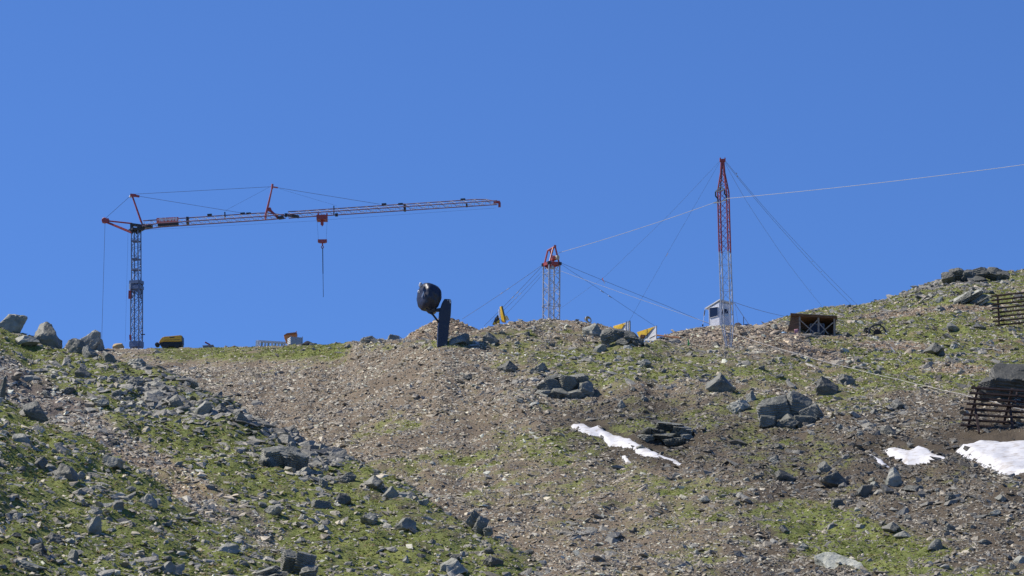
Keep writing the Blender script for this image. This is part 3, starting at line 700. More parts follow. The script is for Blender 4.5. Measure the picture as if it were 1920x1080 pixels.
ROCKS_AT.append((1576, 1078, 100, 44)); tag(o, 'very large flat pale slab tilted on the grass at the bottom', 'boulder')

# smaller rocks one can still tell apart from the scree, by area
AREAS = [
 ('small grey rock half sunk in the nearest turf slope below the pinkish gully', 'rocks on the nearest turf slope', 62, lambda u, v, l, g: l == 2, (10, 26), .45),
 ('grey rock among the turf and stones of the middle spur', 'rocks on the middle spur', 92, lambda u, v, l, g: l == 1, (10, 26), .55),
 ('small pale rock lying on the grassy hillside around the shelter and barriers', 'rocks on the grassy hillside', 46, lambda u, v, l, g: l == 0 and u > 1440 and v < 740, (8, 20), .5),
 ('hilltop slab of grey schist below the black crag', 'slabs below the hilltop crag', 20, lambda u, v, l, g: l == 0 and 1690 < u < 1860 and v < 575, (12, 26), .4),
 ('grey rock on the turf knoll below the lattice towers', 'rocks on the turf knoll', 42, lambda u, v, l, g: l == 0 and 940 < u < 1440 and 650 < v < 760, (8, 20), .55),
 ('dark grey rock in the lower scree under the snow patches', 'rocks in the lower scree', 44, lambda u, v, l, g: l == 0 and u > 1330 and v > 760, (10, 26), .6),
 ('small pale stone on the turf and rubble of the skyline by the snow gun', 'stones on the skyline turf', 22, lambda u, v, l, g: l == 0 and 560 < u < 1010 and 625 < v < 665, (8, 18), .5)]
ga = random.Random(5)
for lab, grp, num, test, (lo, hi), asp in AREAS:
    k = 0; tries = 0
    while k < num and tries < 20000:
        tries += 1; u = ga.uniform(-10, 1930); v = ga.uniform(500, 1085); az, el = azel(u, v); i = int(round(col_of(az)))
        if el > CM[i][np.searchsorted(DR, 345)]: continue
        j = min(int(np.searchsorted(CM[i], el)), len(DR) - 1)
        if DR[j] > 320 or not test(u, v, LAY[i, j], GRASS[i, j]) or on_snow(u, v): continue
        w = lo + (hi - lo) * ga.random() ** 1.8
        if any(abs(u - a) < (b + w) * .42 and abs(v - c) < (e + w * asp) * .5 for a, c, b, e in ROCKS_AT): continue
        if 770 < u < 870 and v < 655: continue
        h = w * asp * ga.uniform(.75, 1.25)
        dk = ga.random() < .3; o = place_rock(u, v, w, h, ga.choice((.9, 1.0, 1.1, 1.3, 1.5)) if not dk else .85, dk, name='rock', sink=.28)
        tag(o, lab, 'rock', grp); ROCKS_AT.append((u, v, w, h)); k += 1

# ---------------------------------------------------------------- loose scree and turf: far too many to count
def hull_proto(seed):
    g = np.random.default_rng(seed); p = g.normal(size=(10, 3)); p /= np.linalg.norm(p, axis=1)[:, None]; p *= g.uniform(.75, 1.0, 10)[:, None]
    bm = bmesh.new(); [bm.verts.new(q) for q in p]; r = bmesh.ops.convex_hull(bm, input=bm.verts); bmesh.ops.triangulate(bm, faces=bm.faces)
    bm.verts.ensure_lookup_table(); bm.verts.index_update()
    V = np.array([v.co for v in bm.verts]); T = np.array([[v.index for v in f.verts] for f in bm.faces]); bm.free(); return V, T
HP = [hull_proto(900 + k) for k in range(16)]
dA = np.gradient(DR)[None, :] * DR[None, :] * np.gradient(AZ)[:, None]
INF = (PU > -170) & (PU < 2090) & (PV < 1180) & (DR[None, :] < 315) & (DR[None, :] > 100) & (PV > 440)
INF = INF * np.where(VIS & (PU > -70) & (PU < 1990) & (PV < 1125), 1.0, np.where(DR[None, :] < 262, .35, .12))
SNW = on_snow(PU, PV)
def scatter(dens, num, seed):
    g = np.random.default_rng(seed); w = (np.clip(dens, 0, None) * dA * INF).ravel(); c = np.cumsum(w); c /= c[-1]
    k = np.searchsorted(c, g.random(num)); i, j = np.unravel_index(k, ZG.shape); i = np.clip(i, 0, ni - 2); j = np.clip(j, 0, nj - 2)
    a, b = g.random(num), g.random(num)
    L = lambda Q: (Q[i, j] * (1 - a) + Q[i + 1, j] * a) * (1 - b) + (Q[i, j + 1] * (1 - a) + Q[i + 1, j + 1] * a) * b
    return g, i, j, np.stack([L(XX), L(YY), L(ZG)], 1)
def instance(protos, pos, scl, yaw, tilt, tint, name, mat, label, cat):
    g = np.random.default_rng(1); which = g.integers(0, len(protos), len(pos)); Vs, Ts, Cs = [], [], []; n = 0
    for k, (V, T) in enumerate(protos):
        s = which == k; m = s.sum()
        if not m: continue
        cy, sy = np.cos(yaw[s])[:, None], np.sin(yaw[s])[:, None]; q = V[None] * scl[s][:, None, :]
        x = q[..., 0] * cy - q[..., 1] * sy; y = q[..., 0] * sy + q[..., 1] * cy; z = q[..., 2]
        z = z + x * tilt[s][:, None, 0] + y * tilt[s][:, None, 1]
        Vs.append((np.stack([x, y, z], -1) + pos[s][:, None, :]).reshape(-1, 3))
        Ts.append((T[None] + (np.arange(m) * len(V))[:, None, None] + n).reshape(-1, 3)); n += m * len(V)
        Cs.append(np.repeat(tint[s], len(V), 0))
    me = raw_mesh(name, np.concatenate(Vs), np.concatenate(Ts), mat)
    at = me.attributes.new('tint', 'FLOAT_COLOR', 'POINT'); C = np.concatenate(Cs); at.data.foreach_set('color', np.concatenate([C, np.ones((len(C), 1))], 1).astype(np.float32).ravel())
    return tag(link(name, me), label, cat, None, 'stuff')
bare = 1 - sstep(.3, .6, GRASS)
dens = (5.0 + 12 * bare) * (.7 + .8 * sstep(-.45, .45, n_mid + .5 * n_big)) * np.where(LAY == 0, 1.25, 1); dens = dens * np.where(LAY == 3, 2.2, 1) * (1 + 1.2 * rub) * np.where(SNW, .03, 1)
dens = dens * np.where((LAY == 0) & (PV < 690) & (PU < 660), .35, 1)
g, i, j, pos = scatter(dens, 350000, 41)
sz = np.exp(g.normal(math.log(.052), .55, len(pos))); rb = np.maximum(rub[i, j], (LAY[i, j] == 3) * .8); sz *= 1 + .12 * rb + .2 * ((LAY[i, j] > 0) & (LAY[i, j] < 3)); sz = np.clip(sz, .025, .34)
scl = np.stack([sz * g.uniform(.8, 1.5, len(sz)), sz * g.uniform(.7, 1.1, len(sz)), sz * g.uniform(.22, .6, len(sz))], 1)
pos[:, 2] += scl[:, 2] * .35
# bigger slabs and blocks, gathered in bands and clusters
nb_ = fbm2(XX, YY, 4.5, 91, 3); nc_ = fbm2(XX, YY, 1.3, 95, 2)
band = (LAY == 1) * sstep(180, 300, PU) * (1 - sstep(40, 110, PV - s2v)) * (PU < 640)
dm = np.where(LAY == 2, 1.5, np.where(LAY == 1, 1.6 + 7.0 * band, np.where(LAY == 3, .4, .16))) * (.25 + 1.6 * sstep(-.15, .5, nb_ + .6 * nc_))
dm = dm + (LAY == 0) * (.55 * ell(1180, 700, 300, 70) + .7 * ell(1650, 860, 330, 130) + .55 * sstep(1440, 1500, PU) * (1 - sstep(700, 760, PV)) + .5 * ell(1760, 540, 90, 45) * 4 + .7 * ell(1060, 1030, 140, 60)) * (.2 + 1.8 * sstep(-.2, .5, nb_ + .6 * nc_)) + .8 * rub
dm = dm + (LAY == 0) * .9 * ell(830, 640, 190, 16)
dm = np.where(SNW, .02, dm) * np.where((LAY == 0) & (PV < 690) & (PU < 660), .1, 1)
_, i2, j2, pos2 = scatter(dm, 13000, 43); n2 = len(pos2)
z2 = np.clip(np.exp(g.normal(math.log(.15), .42, n2)), .08, .42) * np.where(LAY[i2, j2] == 0, 1.05, .95 + .35 * band[i2, j2])
scl2 = np.stack([z2 * g.uniform(.9, 1.6, n2), z2 * g.uniform(.6, 1.0, n2), z2 * g.uniform(.22, .7, n2)], 1)
pos = np.concatenate([pos, pos2]); pos[-n2:, 2] += scl2[:, 2] * .3; i = np.concatenate([i, i2]); j = np.concatenate([j, j2]); sz = np.concatenate([sz, z2]); scl = np.concatenate([scl, scl2]); rb = np.concatenate([rb, np.maximum(rub[i2, j2], (LAY[i2, j2] == 3) * .8)])
base = SOIL[i, j]; t = base * .42 + np.array([.215, .203, .18]) * .76
t = t * (1 - rb[:, None] * .45) + base * 1.05 * rb[:, None] * .6
br = np.exp(g.normal(0, .33, len(sz))); pale = g.random(len(sz)) < .17; br = np.where(pale, g.uniform(1.6, 2.8, len(sz)), br); t = np.clip(t * br[:, None] * np.array([1.13, 1.10, .96]) * (1 - rb[:, None] * np.array([.04, .06, .10])), .03, .62)  # pale stones, their brightness also carrying sun glints put into the tint
tl = np.stack([g.normal(0, .25, len(sz)), g.normal(.3, .25, len(sz))], 1)
t[-n2:] = np.clip(t[-n2:] * .35 + .65 * np.array([.235, .236, .205]) * np.exp(g.normal(0, .28, n2))[:, None] * (1 - .0 * rb[-n2:, None]), .03, .62) * (1 - rb[-n2:, None] * .6) + rb[-n2:, None] * .6 * t[-n2:]
tl[:, 0] -= .12; yw = g.random(len(sz)) * 6.28; yw[-n2:] = g.normal(0, .5, n2)
dk_ = np.clip(ell(1230, 790, 230, 60) + ell(1560, 870, 330, 60, .1) + wet, 0, 1) * (LAY == 0); t = t * (1 - .40 * dk_[i, j] - .10 * sstep(900, 1300, PU[i, j]) * (LAY[i, j] == 0) - .22 * band[i, j])[:, None]
instance(HP, pos, scl, yw, tl, t, 'scree', M['scree'], 'loose brown and grey scree stones strewn over the mountainside', 'scree')

gb = np.random.default_rng(77); TF = []
for q in range(6):
    V, T = [], []
    for b_ in range(8):
        a_ = gb.uniform(0, 6.28); r_ = gb.uniform(.1, .75); c = np.array([math.cos(a_) * r_, math.sin(a_) * r_, 0]); w_ = gb.uniform(.16, .3); t_ = np.array([-math.sin(a_ + .5), math.cos(a_ + .5), 0]) * w_
        tip = c + np.array([math.cos(a_) * .5 + gb.normal(0, .2), math.sin(a_) * .5 + gb.normal(0, .2), gb.uniform(.55, 1.0)])
        n_ = len(V); V += [c - t_, c + t_, tip]; T.append([n_, n_ + 1, n_ + 2])
    TF.append((np.array(V), np.array(T)))
g, i, j, pos = scatter(sstep(.42, .75, GRASS) * np.where(SNW, 0, 1), 150000, 57)
sz = np.clip(np.exp(g.normal(math.log(.09), .38, len(pos))), .05, .26); scl = np.stack([sz, sz, sz * g.uniform(.3, .7, len(sz))], 1); pos[:, 2] -= .015
hue = np.clip(.5 + .5 * n_mid[i, j] + g.normal(0, .25, len(sz)), 0, 1)[:, None]
t = np.array([.165, .21, .052]) * (1 - hue) + np.array([.25, .27, .08]) * hue; dry = (g.random(len(sz)) < .16)[:, None]; t = np.where(dry, np.array([.28, .225, .115]), t) * np.exp(g.normal(0, .2, len(sz)))[:, None]
instance(TF, pos, scl, g.random(len(sz)) * 6.28, np.zeros((len(sz), 2)) + np.array([0, .3]), t, 'grass', M['blade'], 'short alpine turf growing in tufts between the stones', 'grass')

# ================================================================ things on the mountain
def lattice(mb, A, B, n, rc, rd, n_side=6, cross=False, ring=True, chords=True, alt=False):
    """square or triangular lattice between the corner lists A (start) and B (end)"""
    A = [np.array(a, float) for a in A]; B = [np.array(b, float) for b in B]; m = len(A)
    if chords:
        for a, b in zip(A, B): mb.tube(a, b, rc, n=n_side)
    for k in range(n):
        t0, t1 = k / n, (k + 1) / n
        for q in range(m):
            r = (q + 1) % m
            if m == 2 and q == 1: continue
            a0 = A[q] + (B[q] - A[q]) * t0; a1 = A[q] + (B[q] - A[q]) * t1; b0 = A[r] + (B[r] - A[r]) * t0; b1 = A[r] + (B[r] - A[r]) * t1
            if ring: mb.tube(a1, b1, rd, n=4, caps=False)
            if cross: mb.tube(a0, b1, rd, n=4, caps=False); mb.tube(b0, a1, rd, n=4, caps=False)
            elif (k + (q if alt else 0)) % 2: mb.tube(b0, a1, rd, n=4, caps=False)
            else: mb.tube(a0, b1, rd, n=4, caps=False)
    return mb
def sq(c, r, a): return [np.array(c) + np.array([r * math.cos(a + k * math.pi / 2), r * math.sin(a + k * math.pi / 2), 0]) for k in range(4)]

# ---------------------------------------------------------------- tower crane
DC = 325.0
def dj(u): return DC - 11.0 * (u - 255) / 687.0
def J(u, v, off=0.0): p = P(u, v, dj(u)); return p + np.array([0, off, 0])
cb = P(256, 652, DC); cb[2] -= 1.6
cr = thing('tower_crane', 'tall lattice tower crane with dark mast and red sign, its long jib against the sky', 'crane', cb)
sC = DC / F
mb = MB(); c0, c1 = P(256, 656, DC), P(256.2, 528, DC); c0[2] -= 1.5; rr_ = 11.2 * sC * 1.06
lattice(mb, sq(c0, rr_, .45), sq(c1, rr_, .45), 9, .056, .023, cross=True)
for k in (0, 1): lattice(mb, sq(c0 + (c1 - c0) * (.0 + .86 * k), rr_ * .98, .45), sq(c0 + (c1 - c0) * (.14 + .86 * k), rr_ * .98, .45), 3, .07, .05)
low = mb.build('lower_mast', M['crane_blue'], cr)
mb = MB(); u0, u1 = P(255.6, 560, DC), P(255.2, 432, DC); ru_ = 9.0 * sC * 1.06
lattice(mb, sq(u0, ru_, .45), sq(u1, ru_, .45), 8, .055, .021, alt=True)
for v in (506, 486, 452):
    for a, b in zip(sq(P(255.4, v, DC), ru_, .45), sq(P(255.4, v, DC), ru_, .45)[1:]): mb.bar(a, b, .1, .16)
mb.build('upper_mast', M['crane_blue'], cr)
for (v, w, h_) in ((530, .22, .3), (540, .22, .3), (646, .2, .5)):
    mb = MB(); q = sq(P(256, v, DC), rr_ * 1.06, .45)
    for k in range(4): mb.bar(q[k], q[(k + 1) % 4], w, h_)
    mb.build('guide_collar', M['crane_blue'], cr)
mb = MB(); mb.tube(P(264, 627, DC), P(272, 627, DC), .05); mb.build('outrigger_pin', M['dark'], cr)
mb = MB(); mb.bar(P(243.5, 545, DC - .4), P(243, 560, DC - .4), .22, .25, (0, 1, 0)); mb.bar(P(244, 628, DC - .4), P(244.5, 637, DC - .4), .16, .2, (0, 1, 0))
mb.build('red_bracket', M['red'], cr)
mb = MB(); mb.box(P(243.5, 537, DC - .4), .14, .14, .5); mb.build('white_cabinet', M['white'], cr)
# slewing head
mb = MB(); hd = P(255.5, 431, DC)
mb.box(hd, 1.1, 1.1, .2, .45); mb.bar(P(247, 420, DC), P(247.5, 436, DC), .25, .6, (0, 1, 0)); mb.bar(P(246, 421, DC), P(268, 424, DC), .7, .16); mb.bar(P(247, 434, DC), P(268, 424, DC), .2, .25); mb.bar(P(254, 437, DC), P(272, 425, DC), .2, .3)
mb.box(P(265, 426, DC), .6, .7, .4, .1); mb.box(P(274, 424, DC - .2), .8, .6, .32, 0); mb.box(P(281, 423.5, DC - .3), .5, .5, .28); mb.tube(P(246, 418, DC), P(247.5, 438, DC), .1)
mb.build('slewing_head', M['dark'], cr)
# jib: two foldable sections with one top chord and two bottom chords
def jib(name, us, top, nearc, n, mat, rc, rd, wob=1.75):
    mb = MB(); mc = MB(); ts = [J(u, np.interp(u, top[0], top[1]), 0) for u in us]; nb = [J(u, np.interp(u, nearc[0], nearc[1]), -wob / 2) for u in us]
    fb = [p + np.array([.02, wob, 0]) for p in nb]
    for L_ in (ts, nb, fb):
        for a, b in zip(L_[:-1], L_[1:]): mc.tube(a, b, rc, n=6, caps=False)
    for k in range(len(us) - 1):
        for b_ in (nb, fb):
            m_ = (b_[k] + b_[k + 1]) / 2 if True else 0
            tm = ts[k + 1] if k + 1 < len(us) else ts[k]
            mb.tube(ts[k], m_, rd, n=4, caps=False); mb.tube(m_, ts[k + 1], rd, n=4, caps=False)
        mb.tube(nb[k], fb[k], rd, n=4, caps=False); mb.tube(nb[k], fb[k + 1], rd, n=4, caps=False)
    o = mc.build(name, M['jibred'], cr); mb.build('jib_bracing', mat, o); return o
jib('inner_jib', np.linspace(268, 534, 17), ([262, 268, 495, 512, 534], [415, 414, 399, 400, 404.5]), ([262, 295, 495, 534], [427.5, 422.5, 409, 405.5]), 16, M['crane_grey'], .052, .018)
jib('outer_jib', np.linspace(540, 760, 13), ([540, 560, 758, 760], [397, 396, 382.6, 382.4]), ([540, 560, 760], [405.5, 404, 391]), 12, M['crane_grey'], .050, .018)
jib('end_jib', np.linspace(760, 932, 9), ([760, 906, 918, 932], [382.8, 372.8, 376, 378.2]), ([760, 931], [391, 379.8]), 8, M['crane_grey'],   .046, .022)
mb = MB(); mb.bar(J(926, 379), J(937, 379), .2, .22); mb.box(J(936.5, 384), .22, .3, .4); mb.build('jib_tip', M['red'], cr)
mb = MB()
for (u, v) in ((455, 400.5), (466, 400.5), (393, 403), (720, 383.2), (751, 382.8), (868, 374.2)):
    mb.bar(J(u - 4, v), J(u + 4, v - .6), .16, .16)
mb.bar(J(538, 403), J(560, 406.5), .3, .25); mb.bar(J(522, 409), J(531, 407.5), .5, .22); mb.box(J(352, 414), .22, .8, .6); mb.box(J(759, 390), .2, .9, .5); mb.box(J(875, 385), .14, .6, .25)
mb.tube(J(626, 404), J(626, 386), .05); mb.tube(J(422, 410), J(421.5, 397.5), .06); mb.box(J(536, 403.5), .2, .3, .3); mb.box(J(631, 403), .25, .3, .25)
mb.build('jib_fitting', M['dark'], cr)
# sign board with its lettering
mb = MB(); q = [J(295, 411.8, -.75), J(336, 409.9, -.75), J(336, 418.5, -.75), J(295, 421, -.75)]
mb.slab(q, (0, .05, 0)); sg = mb.build('sign_board', paint('sign_red', (.62, .11, .07), .5, 0, .1), cr)
mb = MB(); mb.slab([J(297, 421, -.72), J(336, 418.6, -.72), J(336, 424.2, -.72), J(297, 426.8, -.72)], (0, .3, 0)); mb.build('ballast_block', M['dark'], cr)
fc = bpy.data.curves.new('lettering', 'FONT'); fc.body = '\u2022 Mittelkranverleih'; fc.size = .46; fc.offset = .022; fc.extrude = .006; fc.materials.append(M['white'])
tmp = bpy.data.objects.new('lettering', fc); COL.objects.link(tmp); bpy.context.view_layer.update()
lm = bpy.data.meshes.new_from_object(tmp.evaluated_get(bpy.context.evaluated_depsgraph_get())); bpy.data.objects.remove(tmp)
LV = np.array([v.co for v in lm.vertices]); xdir = (q[1] - q[0]); xdir /= np.linalg.norm(xdir); zdir = np.array([0, 0, 1.0]); zdir -= xdir * np.dot(zdir, xdir); zdir /= np.linalg.norm(zdir); nd = np.cross(xdir, zdir)
ksc = np.linalg.norm(q[1] - q[0]) * .9 / np.ptp(LV[:, 0]); fp = q[3] + xdir * .10 + zdir * .13 + nd * .012 - cb
LW = fp + LV[:, :1] * ksc * xdir + LV[:, 1:2] * zdir + LV[:, 2:] * nd
for vtx, c_ in zip(lm.vertices, LW): vtx.co = c_
lm.materials.clear(); lm.materials.append(M['white']); fo = link('lettering', lm, sg)
# rear strut, tail boom and middle strut
mb = MB()
for o_ in (-.45, .45): mb.tube(J(247.5, 366, 0), J(265.5, 418, o_), .075)
mb.bar(J(245, 366), J(254, 366.6), .3, .25); mb.bar(J(253, 367), J(261, 368.4), .16, .2); mb.build('rear_strut', M['red'], cr)
mb = MB(); t0 = J(196, 413.5)
for (a, b, o_) in ((413.5, 419, 0), (414.5, 433.5, .5), (415.5, 438.5, -.5)): mb.tube(J(196, a), J(247, b, o_), .07)
mb.lathe(t0 + np.array([0, -.25, 0]), (0, 1, 0), [(0, .2), (.05, .25), (.45, .25), (.5, .2)], 18); mb.box(J(198, 414), .6, .5, .36); mb.build('tail_boom', M['red'], cr)
mb = MB()
for o_ in (-.5, .5): mb.tube(J(511, 349, 0), J(497, 410, o_), .062)
mb.tube(J(511, 345), J(510, 354), .1); mb.bar(J(511, 350.5), J(521, 352), .12, .12)
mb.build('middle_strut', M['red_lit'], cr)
mb = MB(); mb.bar(J(505, 393), J(522, 409), .2, .22, (0, 1, 0)); mb.bar(J(503, 394), J(508, 392), .3, .3); mb.build('folding_link', M['red'], cr)
mb = MB()
for a, b in (((197, 410), (245, 367)), ((252, 364), (510, 350)), ((261, 368), (455, 399.5)), ((521, 352), (712, 382.8)), ((197, 416), (190.6, 640))): mb.tube(J(*a), J(*b), .017, n=5)
for a, b in (((505, 351), (424, 394)), ((524, 354), (632, 386)), ((240, 437), (235, 640)), ((275, 431), (594, 414)), ((614, 412), (930, 390))): mb.tube(J(*a), J(*b), .009, n=4)
mb.build('stay_rope', M['rope'], cr)
# trolley, hook block and hanging chain
mb = MB(); mb.box(J(604, 409.5), .95, 1.3, .42); mb.box(J(604, 417), .26, .3, .45); mb.tube(J(604, 419), J(604.3, 424), .06)
for u in (597, 613): mb.bar(J(u, 409), J(u, 400), .12, .2, (0, 1, 0))
tr = mb.build('trolley', M['red'], cr)
mb = MB()
for a, b in (((594.6, 413), (597, 450)), ((613.6, 412), (611.5, 450))): mb.tube(J(*a), J(*b), .011, n=4)
mb.build('hoist_rope', M['rope'], cr)
mb = MB(); mb.slab([J(596, 449.5, -.2), J(613, 449.3, -.2), J(613, 454.2, -.2), J(609, 455.6, -.2), J(600, 455.6, -.2), J(596, 454.4, -.2)], (0, .4, 0)); mb.tube(J(604.6, 455), J(604.8, 461), .06); mb.torus(J(604.6, 463.5), (0, 1, 0), .1, .035, 14, 5)
mb.build('hook_block', M['red'], cr)
mb = MB(); mb.tube(J(605, 464), J(605.6, 513), .038); mb.tube(J(605.6, 513), J(606.3, 557), .022); mb.build('hanging_chain', M['dark'], cr)
mb = MB(); mb.lathe(P(233.5, 366, DC + .0) + (J(242, 369.2) - P(233.5, 366, DC)), (1, 0, .3), [(0, .05), (.1, .12), (.25, .12), (.3, .05)], 10); mb.build('warning_lamp', M['white'], cr)

# ---------------------------------------------------------------- compressor, spoil and materials on the skyline by the crane
def G(u, v): return hit(u, v)
d = 301.0; s = d / F
root = thing('compressor', 'amber and black towed compressor standing on the turf beside the crane', 'compressor', P(320, 651, d))
prof = [(297.5, 642.5), (300, 637), (304, 632.5), (309, 630.8), (318, 630.2), (338, 628.2), (341, 629), (341, 640), (338, 640.4), (306, 640.6)]
mb = MB(); mb.slab([P(u, v, d) for u, v in prof], (0, 1.35, 0)); mb.build('hood', M['amber'], root, bevel=.05)
mb = MB(); mb.slab([P(u, v, d + .05) for u, v in ((300, 640.6), (341, 640.2), (342, 645), (340, 649.5), (303, 649.8), (299, 645))], (0, 1.25, 0)); mb.box(P(341.5, 644, d + .6), .14, 1.0, .25); mb.build('chassis', M['black'], root)
for u in (311, 331):
    mb = MB(); mb.lathe(P(u, 647.5, d - .05), (0, 1, 0), [(0, .12), (.02, .24), (.18, .24), (.2, .12)], 18); mb.build('wheel', M['black'], root)
mb = MB(); mb.bar(P(299, 647, d + .6), P(293, 646.5, d + .6), .12, .14); mb.lathe(P(294.5, 645.8, d + .3), (0, 1, 0), [(0, .1), (.03, .19), (.5, .19), (.53, .1)], 14); mb.build('drawbar', M['black'], root)
mb = MB(); mb.slab([P(u, v, d - .015) for u, v in ((318, 632.4), (327, 631.6), (327, 633.4), (318, 634))], (0, .02, 0)); mb.slab([P(u, v, d - .015) for u, v in ((308, 637.6), (337, 636.2), (337, 636.8), (308, 638.2))], (0, .02, 0)); mb.build('louvre', M['dark'], root)
mb = MB(); mb.slab([P(u, v, d + .02) for u, v in ((337, 629), (341.4, 629.6), (341.6, 643), (337.2, 643))], (.04, 1.3, 0)); mb.build('rear_panel', M['dark'], root)

d = 300.5
root = thing('mortar_trough', 'small grey-brown trough with a magenta bar on the turf skyline', 'trough', P(390, 653, d))
mb = MB(); mb.slab([P(379, 647.6, d), P(400, 646, d), P(399, 653, d), P(382, 653.5, d)], (0, .9, 0)); mb.build('tub', paint('trough_grey', (.22, .2, .19), .7), root, bevel=.03)
mb = MB(); mb.bar(P(384.5, 641.6, d + .3), P(394, 646.6, d + .4), .12, .1); mb.build('bar', M['magenta'], root)
def lump(u, v, w, h, mat, name, label, cat, seed, dd=None):
    V, T = rock_shape(seed, 4, 8, .10, 0, .2); d_ = dd if dd else hit(u, v)[1]; p = P(u, v, d_); s_ = d_ / F
    V = V * np.array([w * s_ / 2, w * s_ * .4, h * s_ / 2]) + np.array([0, 0, h * s_ * .35])
    o = link(name, raw_mesh(name, V, T, mat, True), loc=p); ORG[o] = p; return tag(o, label, cat)
lump(222, 655, 22, 14, M['tan'], 'tarpaulin', 'yellow-tan tarpaulin heap on the skyline beside the crane mast', 'tarpaulin', 21, 300)
lump(440, 655, 20, 8, M['rustlight'], 'spoil_heap', 'low brown spoil heap on the skyline between trough and white railing', 'spoil heap', 22, 299)
lump(448, 653, 5, 4, M['white'], 'sack', 'little white sack beside the low brown spoil heap', 'sack', 23, 298)
lump(577, 652, 24, 16, M['black'], 'tarpaulin', 'crumpled black tarpaulin on the ground beside the grey container', 'tarpaulin', 24, 266)

d = 276.0
root = thing('railing_stack', 'long pale grey-white railing frame lying on the skyline beside the orange skip', 'railing', P(508, 652, d))
mb = MB(); mb.bar(P(482, 639.8, d), P(536, 643, d + 1), .2, .15); mb.build('top_rail', M['white'], root)
for k, u in enumerate((485, 491.5, 498, 504, 511, 517, 523, 529, 534)):
    mb = MB(); t = (u - 482) / 54; mb.bar(P(u, 640 + 3.2 * t, d + t), P(u - 1, 649.5 + .5 * t, d + t), .15 if k else .22, .16, (0, 1, 0)); mb.build('post', M['white'] if k % 2 == 0 else M['palegreen'], root)
mb = MB(); mb.bar(P(482.5, 639, d - .1), P(481.5, 651, d - .1), .2, .35, (0, 1, 0)); mb.bar(P(488, 640, d - .3), P(484, 651, d - .5), .1, .1, (0, 1, 0)); mb.build('end_frame', M['white'], root)

d = 274.0
root = thing('concrete_skip', 'orange curved skip standing behind the grey container', 'skip', P(544, 652, d))
mb = MB(); A_ = [(532, 628), (556, 625.6), (556, 650), (540, 650), (536, 641), (533, 634)]
mb.slab([P(u, v, d) for u, v in A_], (0, 1.0, 0)); mb.build('bucket', M['orange'], root, bevel=.05)
mb = MB(); mb.slab([P(532, 628.4, d - .06), P(538, 624.6, d - .06), P(556, 622.6, d - .06), P(556, 626, d - .06), P(534, 629, d - .06)], (0, 1.15, 0)); mb.tube(P(555.4, 626, d), P(555.6, 620.8, d), .03); mb.build('hopper_rim', paint('dull_orange', (.42, .13, .03), .55), root)
d = 272.6
root = thing('steel_container', 'grey ribbed steel container in front of the orange skip', 'container', P(556, 650, d))
A_, B_, C_ = (545.5, 630.5), (567, 633), (539, 634.5)
mb = MB(); mb.slab([P(545.5, 631, d), P(567, 633, d + .4), P(567, 647, d + .4), P(545.5, 646.5, d)], (0, .05, 0)); mb.build('front_wall', M['grey'], root)
for k in range(4):
    mb = MB(); v0 = 634.4 + 3.1 * k; mb.slab([P(539, v0 + 1.2 - .4 * k * .3, d + .9), P(545.4, v0 - 3.2 + .9 * k * .4, d), P(545.4, v0 - 1.2 + .9 * k * .4, d), P(539, v0 + 3.0 - .4 * k * .3, d + .9)], (.03, .03, 0)); mb.build('side_slat', M['white'], root)
mb = MB(); mb.slab([P(539.5, 635.5, d + 1.0), P(545.6, 632, d + .1), P(545.6, 646.5, d + .1), P(539.5, 647, d + 1.0)], (.03, .04, 0)); mb.build('side_wall', M['grey'], root)
for (u, v, dd) in ((545.5, 630.6, 0), (567, 632.4, .4)):
    mb = MB(); mb.bar(P(u, v - 1, d + dd - .02), P(u, 647, d + dd - .02), .07, .07, (0, 1, 0)); mb.build('corner_post', M['steel'], root)

# ---------------------------------------------------------------- snow gun under its tarpaulin
p0, d = hit(829, 648); s = d / F
sg_ = thing('snow_gun', 'snow gun wrapped in navy tarpaulin on its padded post, above the piste', 'snow gun', p0)
def PG(u, v, o=0): return P(u, v, d) + np.array([0, o, 0])
outl = [(833.5, 561.5), (845, 562), (846.5, 566), (845.6, 590), (842, 618), (838.5, 650), (820.5, 652), (821.5, 620), (824.5, 584), (829, 569)]
mb = MB(); f_ = [PG(u, v, -.26) for u, v in outl]; b_ = [PG(u + (u - 833) * .06 - 1.4, v, .30) for u, v in outl]; n_ = len(outl)
mb.add(f_ + b_, [tuple(range(n_)), tuple(range(n_, 2 * n_))[::-1]] + [(k, (k + 1) % n_, n_ + (k + 1) % n_, n_ + k) for k in range(n_)])
mb.build('padded_post', M['navy'], sg_, bevel=.05)
mb = MB(); mb.bar(PG(843.6, 563.5, -.3), PG(844.6, 570, -.29), .05, .02, (0, 1, 0)); mb.box(PG(840, 564.5, -.3), .04, .03, .05); mb.build('reflective_tape', M['white'], sg_)
# the drum: a rounded barrel facing the valley, its cover pulled tight and creased
V, T = ICO[5]; ax = np.array([-.80, -.52, .16]); ax /= np.linalg.norm(ax); e1 = np.cross(ax, [0, 0, 1.0]); e1 /= np.linalg.norm(e1); e2 = np.cross(e1, ax)
def sgnpow(x, p): return np.sign(x) * np.abs(x) ** p
q = np.stack([V @ ax, V @ e1, V @ e2], 1)
r_ = (np.abs(q[:, 0]) ** 3.8 + (np.abs(q[:, 1]) ** 2.15 + np.abs(q[:, 2]) ** 2.15) ** (3.8 / 2.15)) ** (-1 / 3.8); q = q * r_[:, None]
tap = 1.0 + .06 * q[:, 0]; q[:, 1] *= tap; q[:, 2] *= tap
th = np.arctan2(q[:, 2], q[:, 1]); crs = .022 * np.sin(th * 9 + 4 * q[:, 0]) * (1 - np.abs(q[:, 0]) ** 2) + .03 * vn3(q * 2.4, 5) + .016 * vn3(q * 6, 6)
q *= (1 + crs)[:, None]; q[:, 2] -= .12 * np.clip(-q[:, 2] - .45, 0, 1) * (1 + vn3(q * 3, 9))
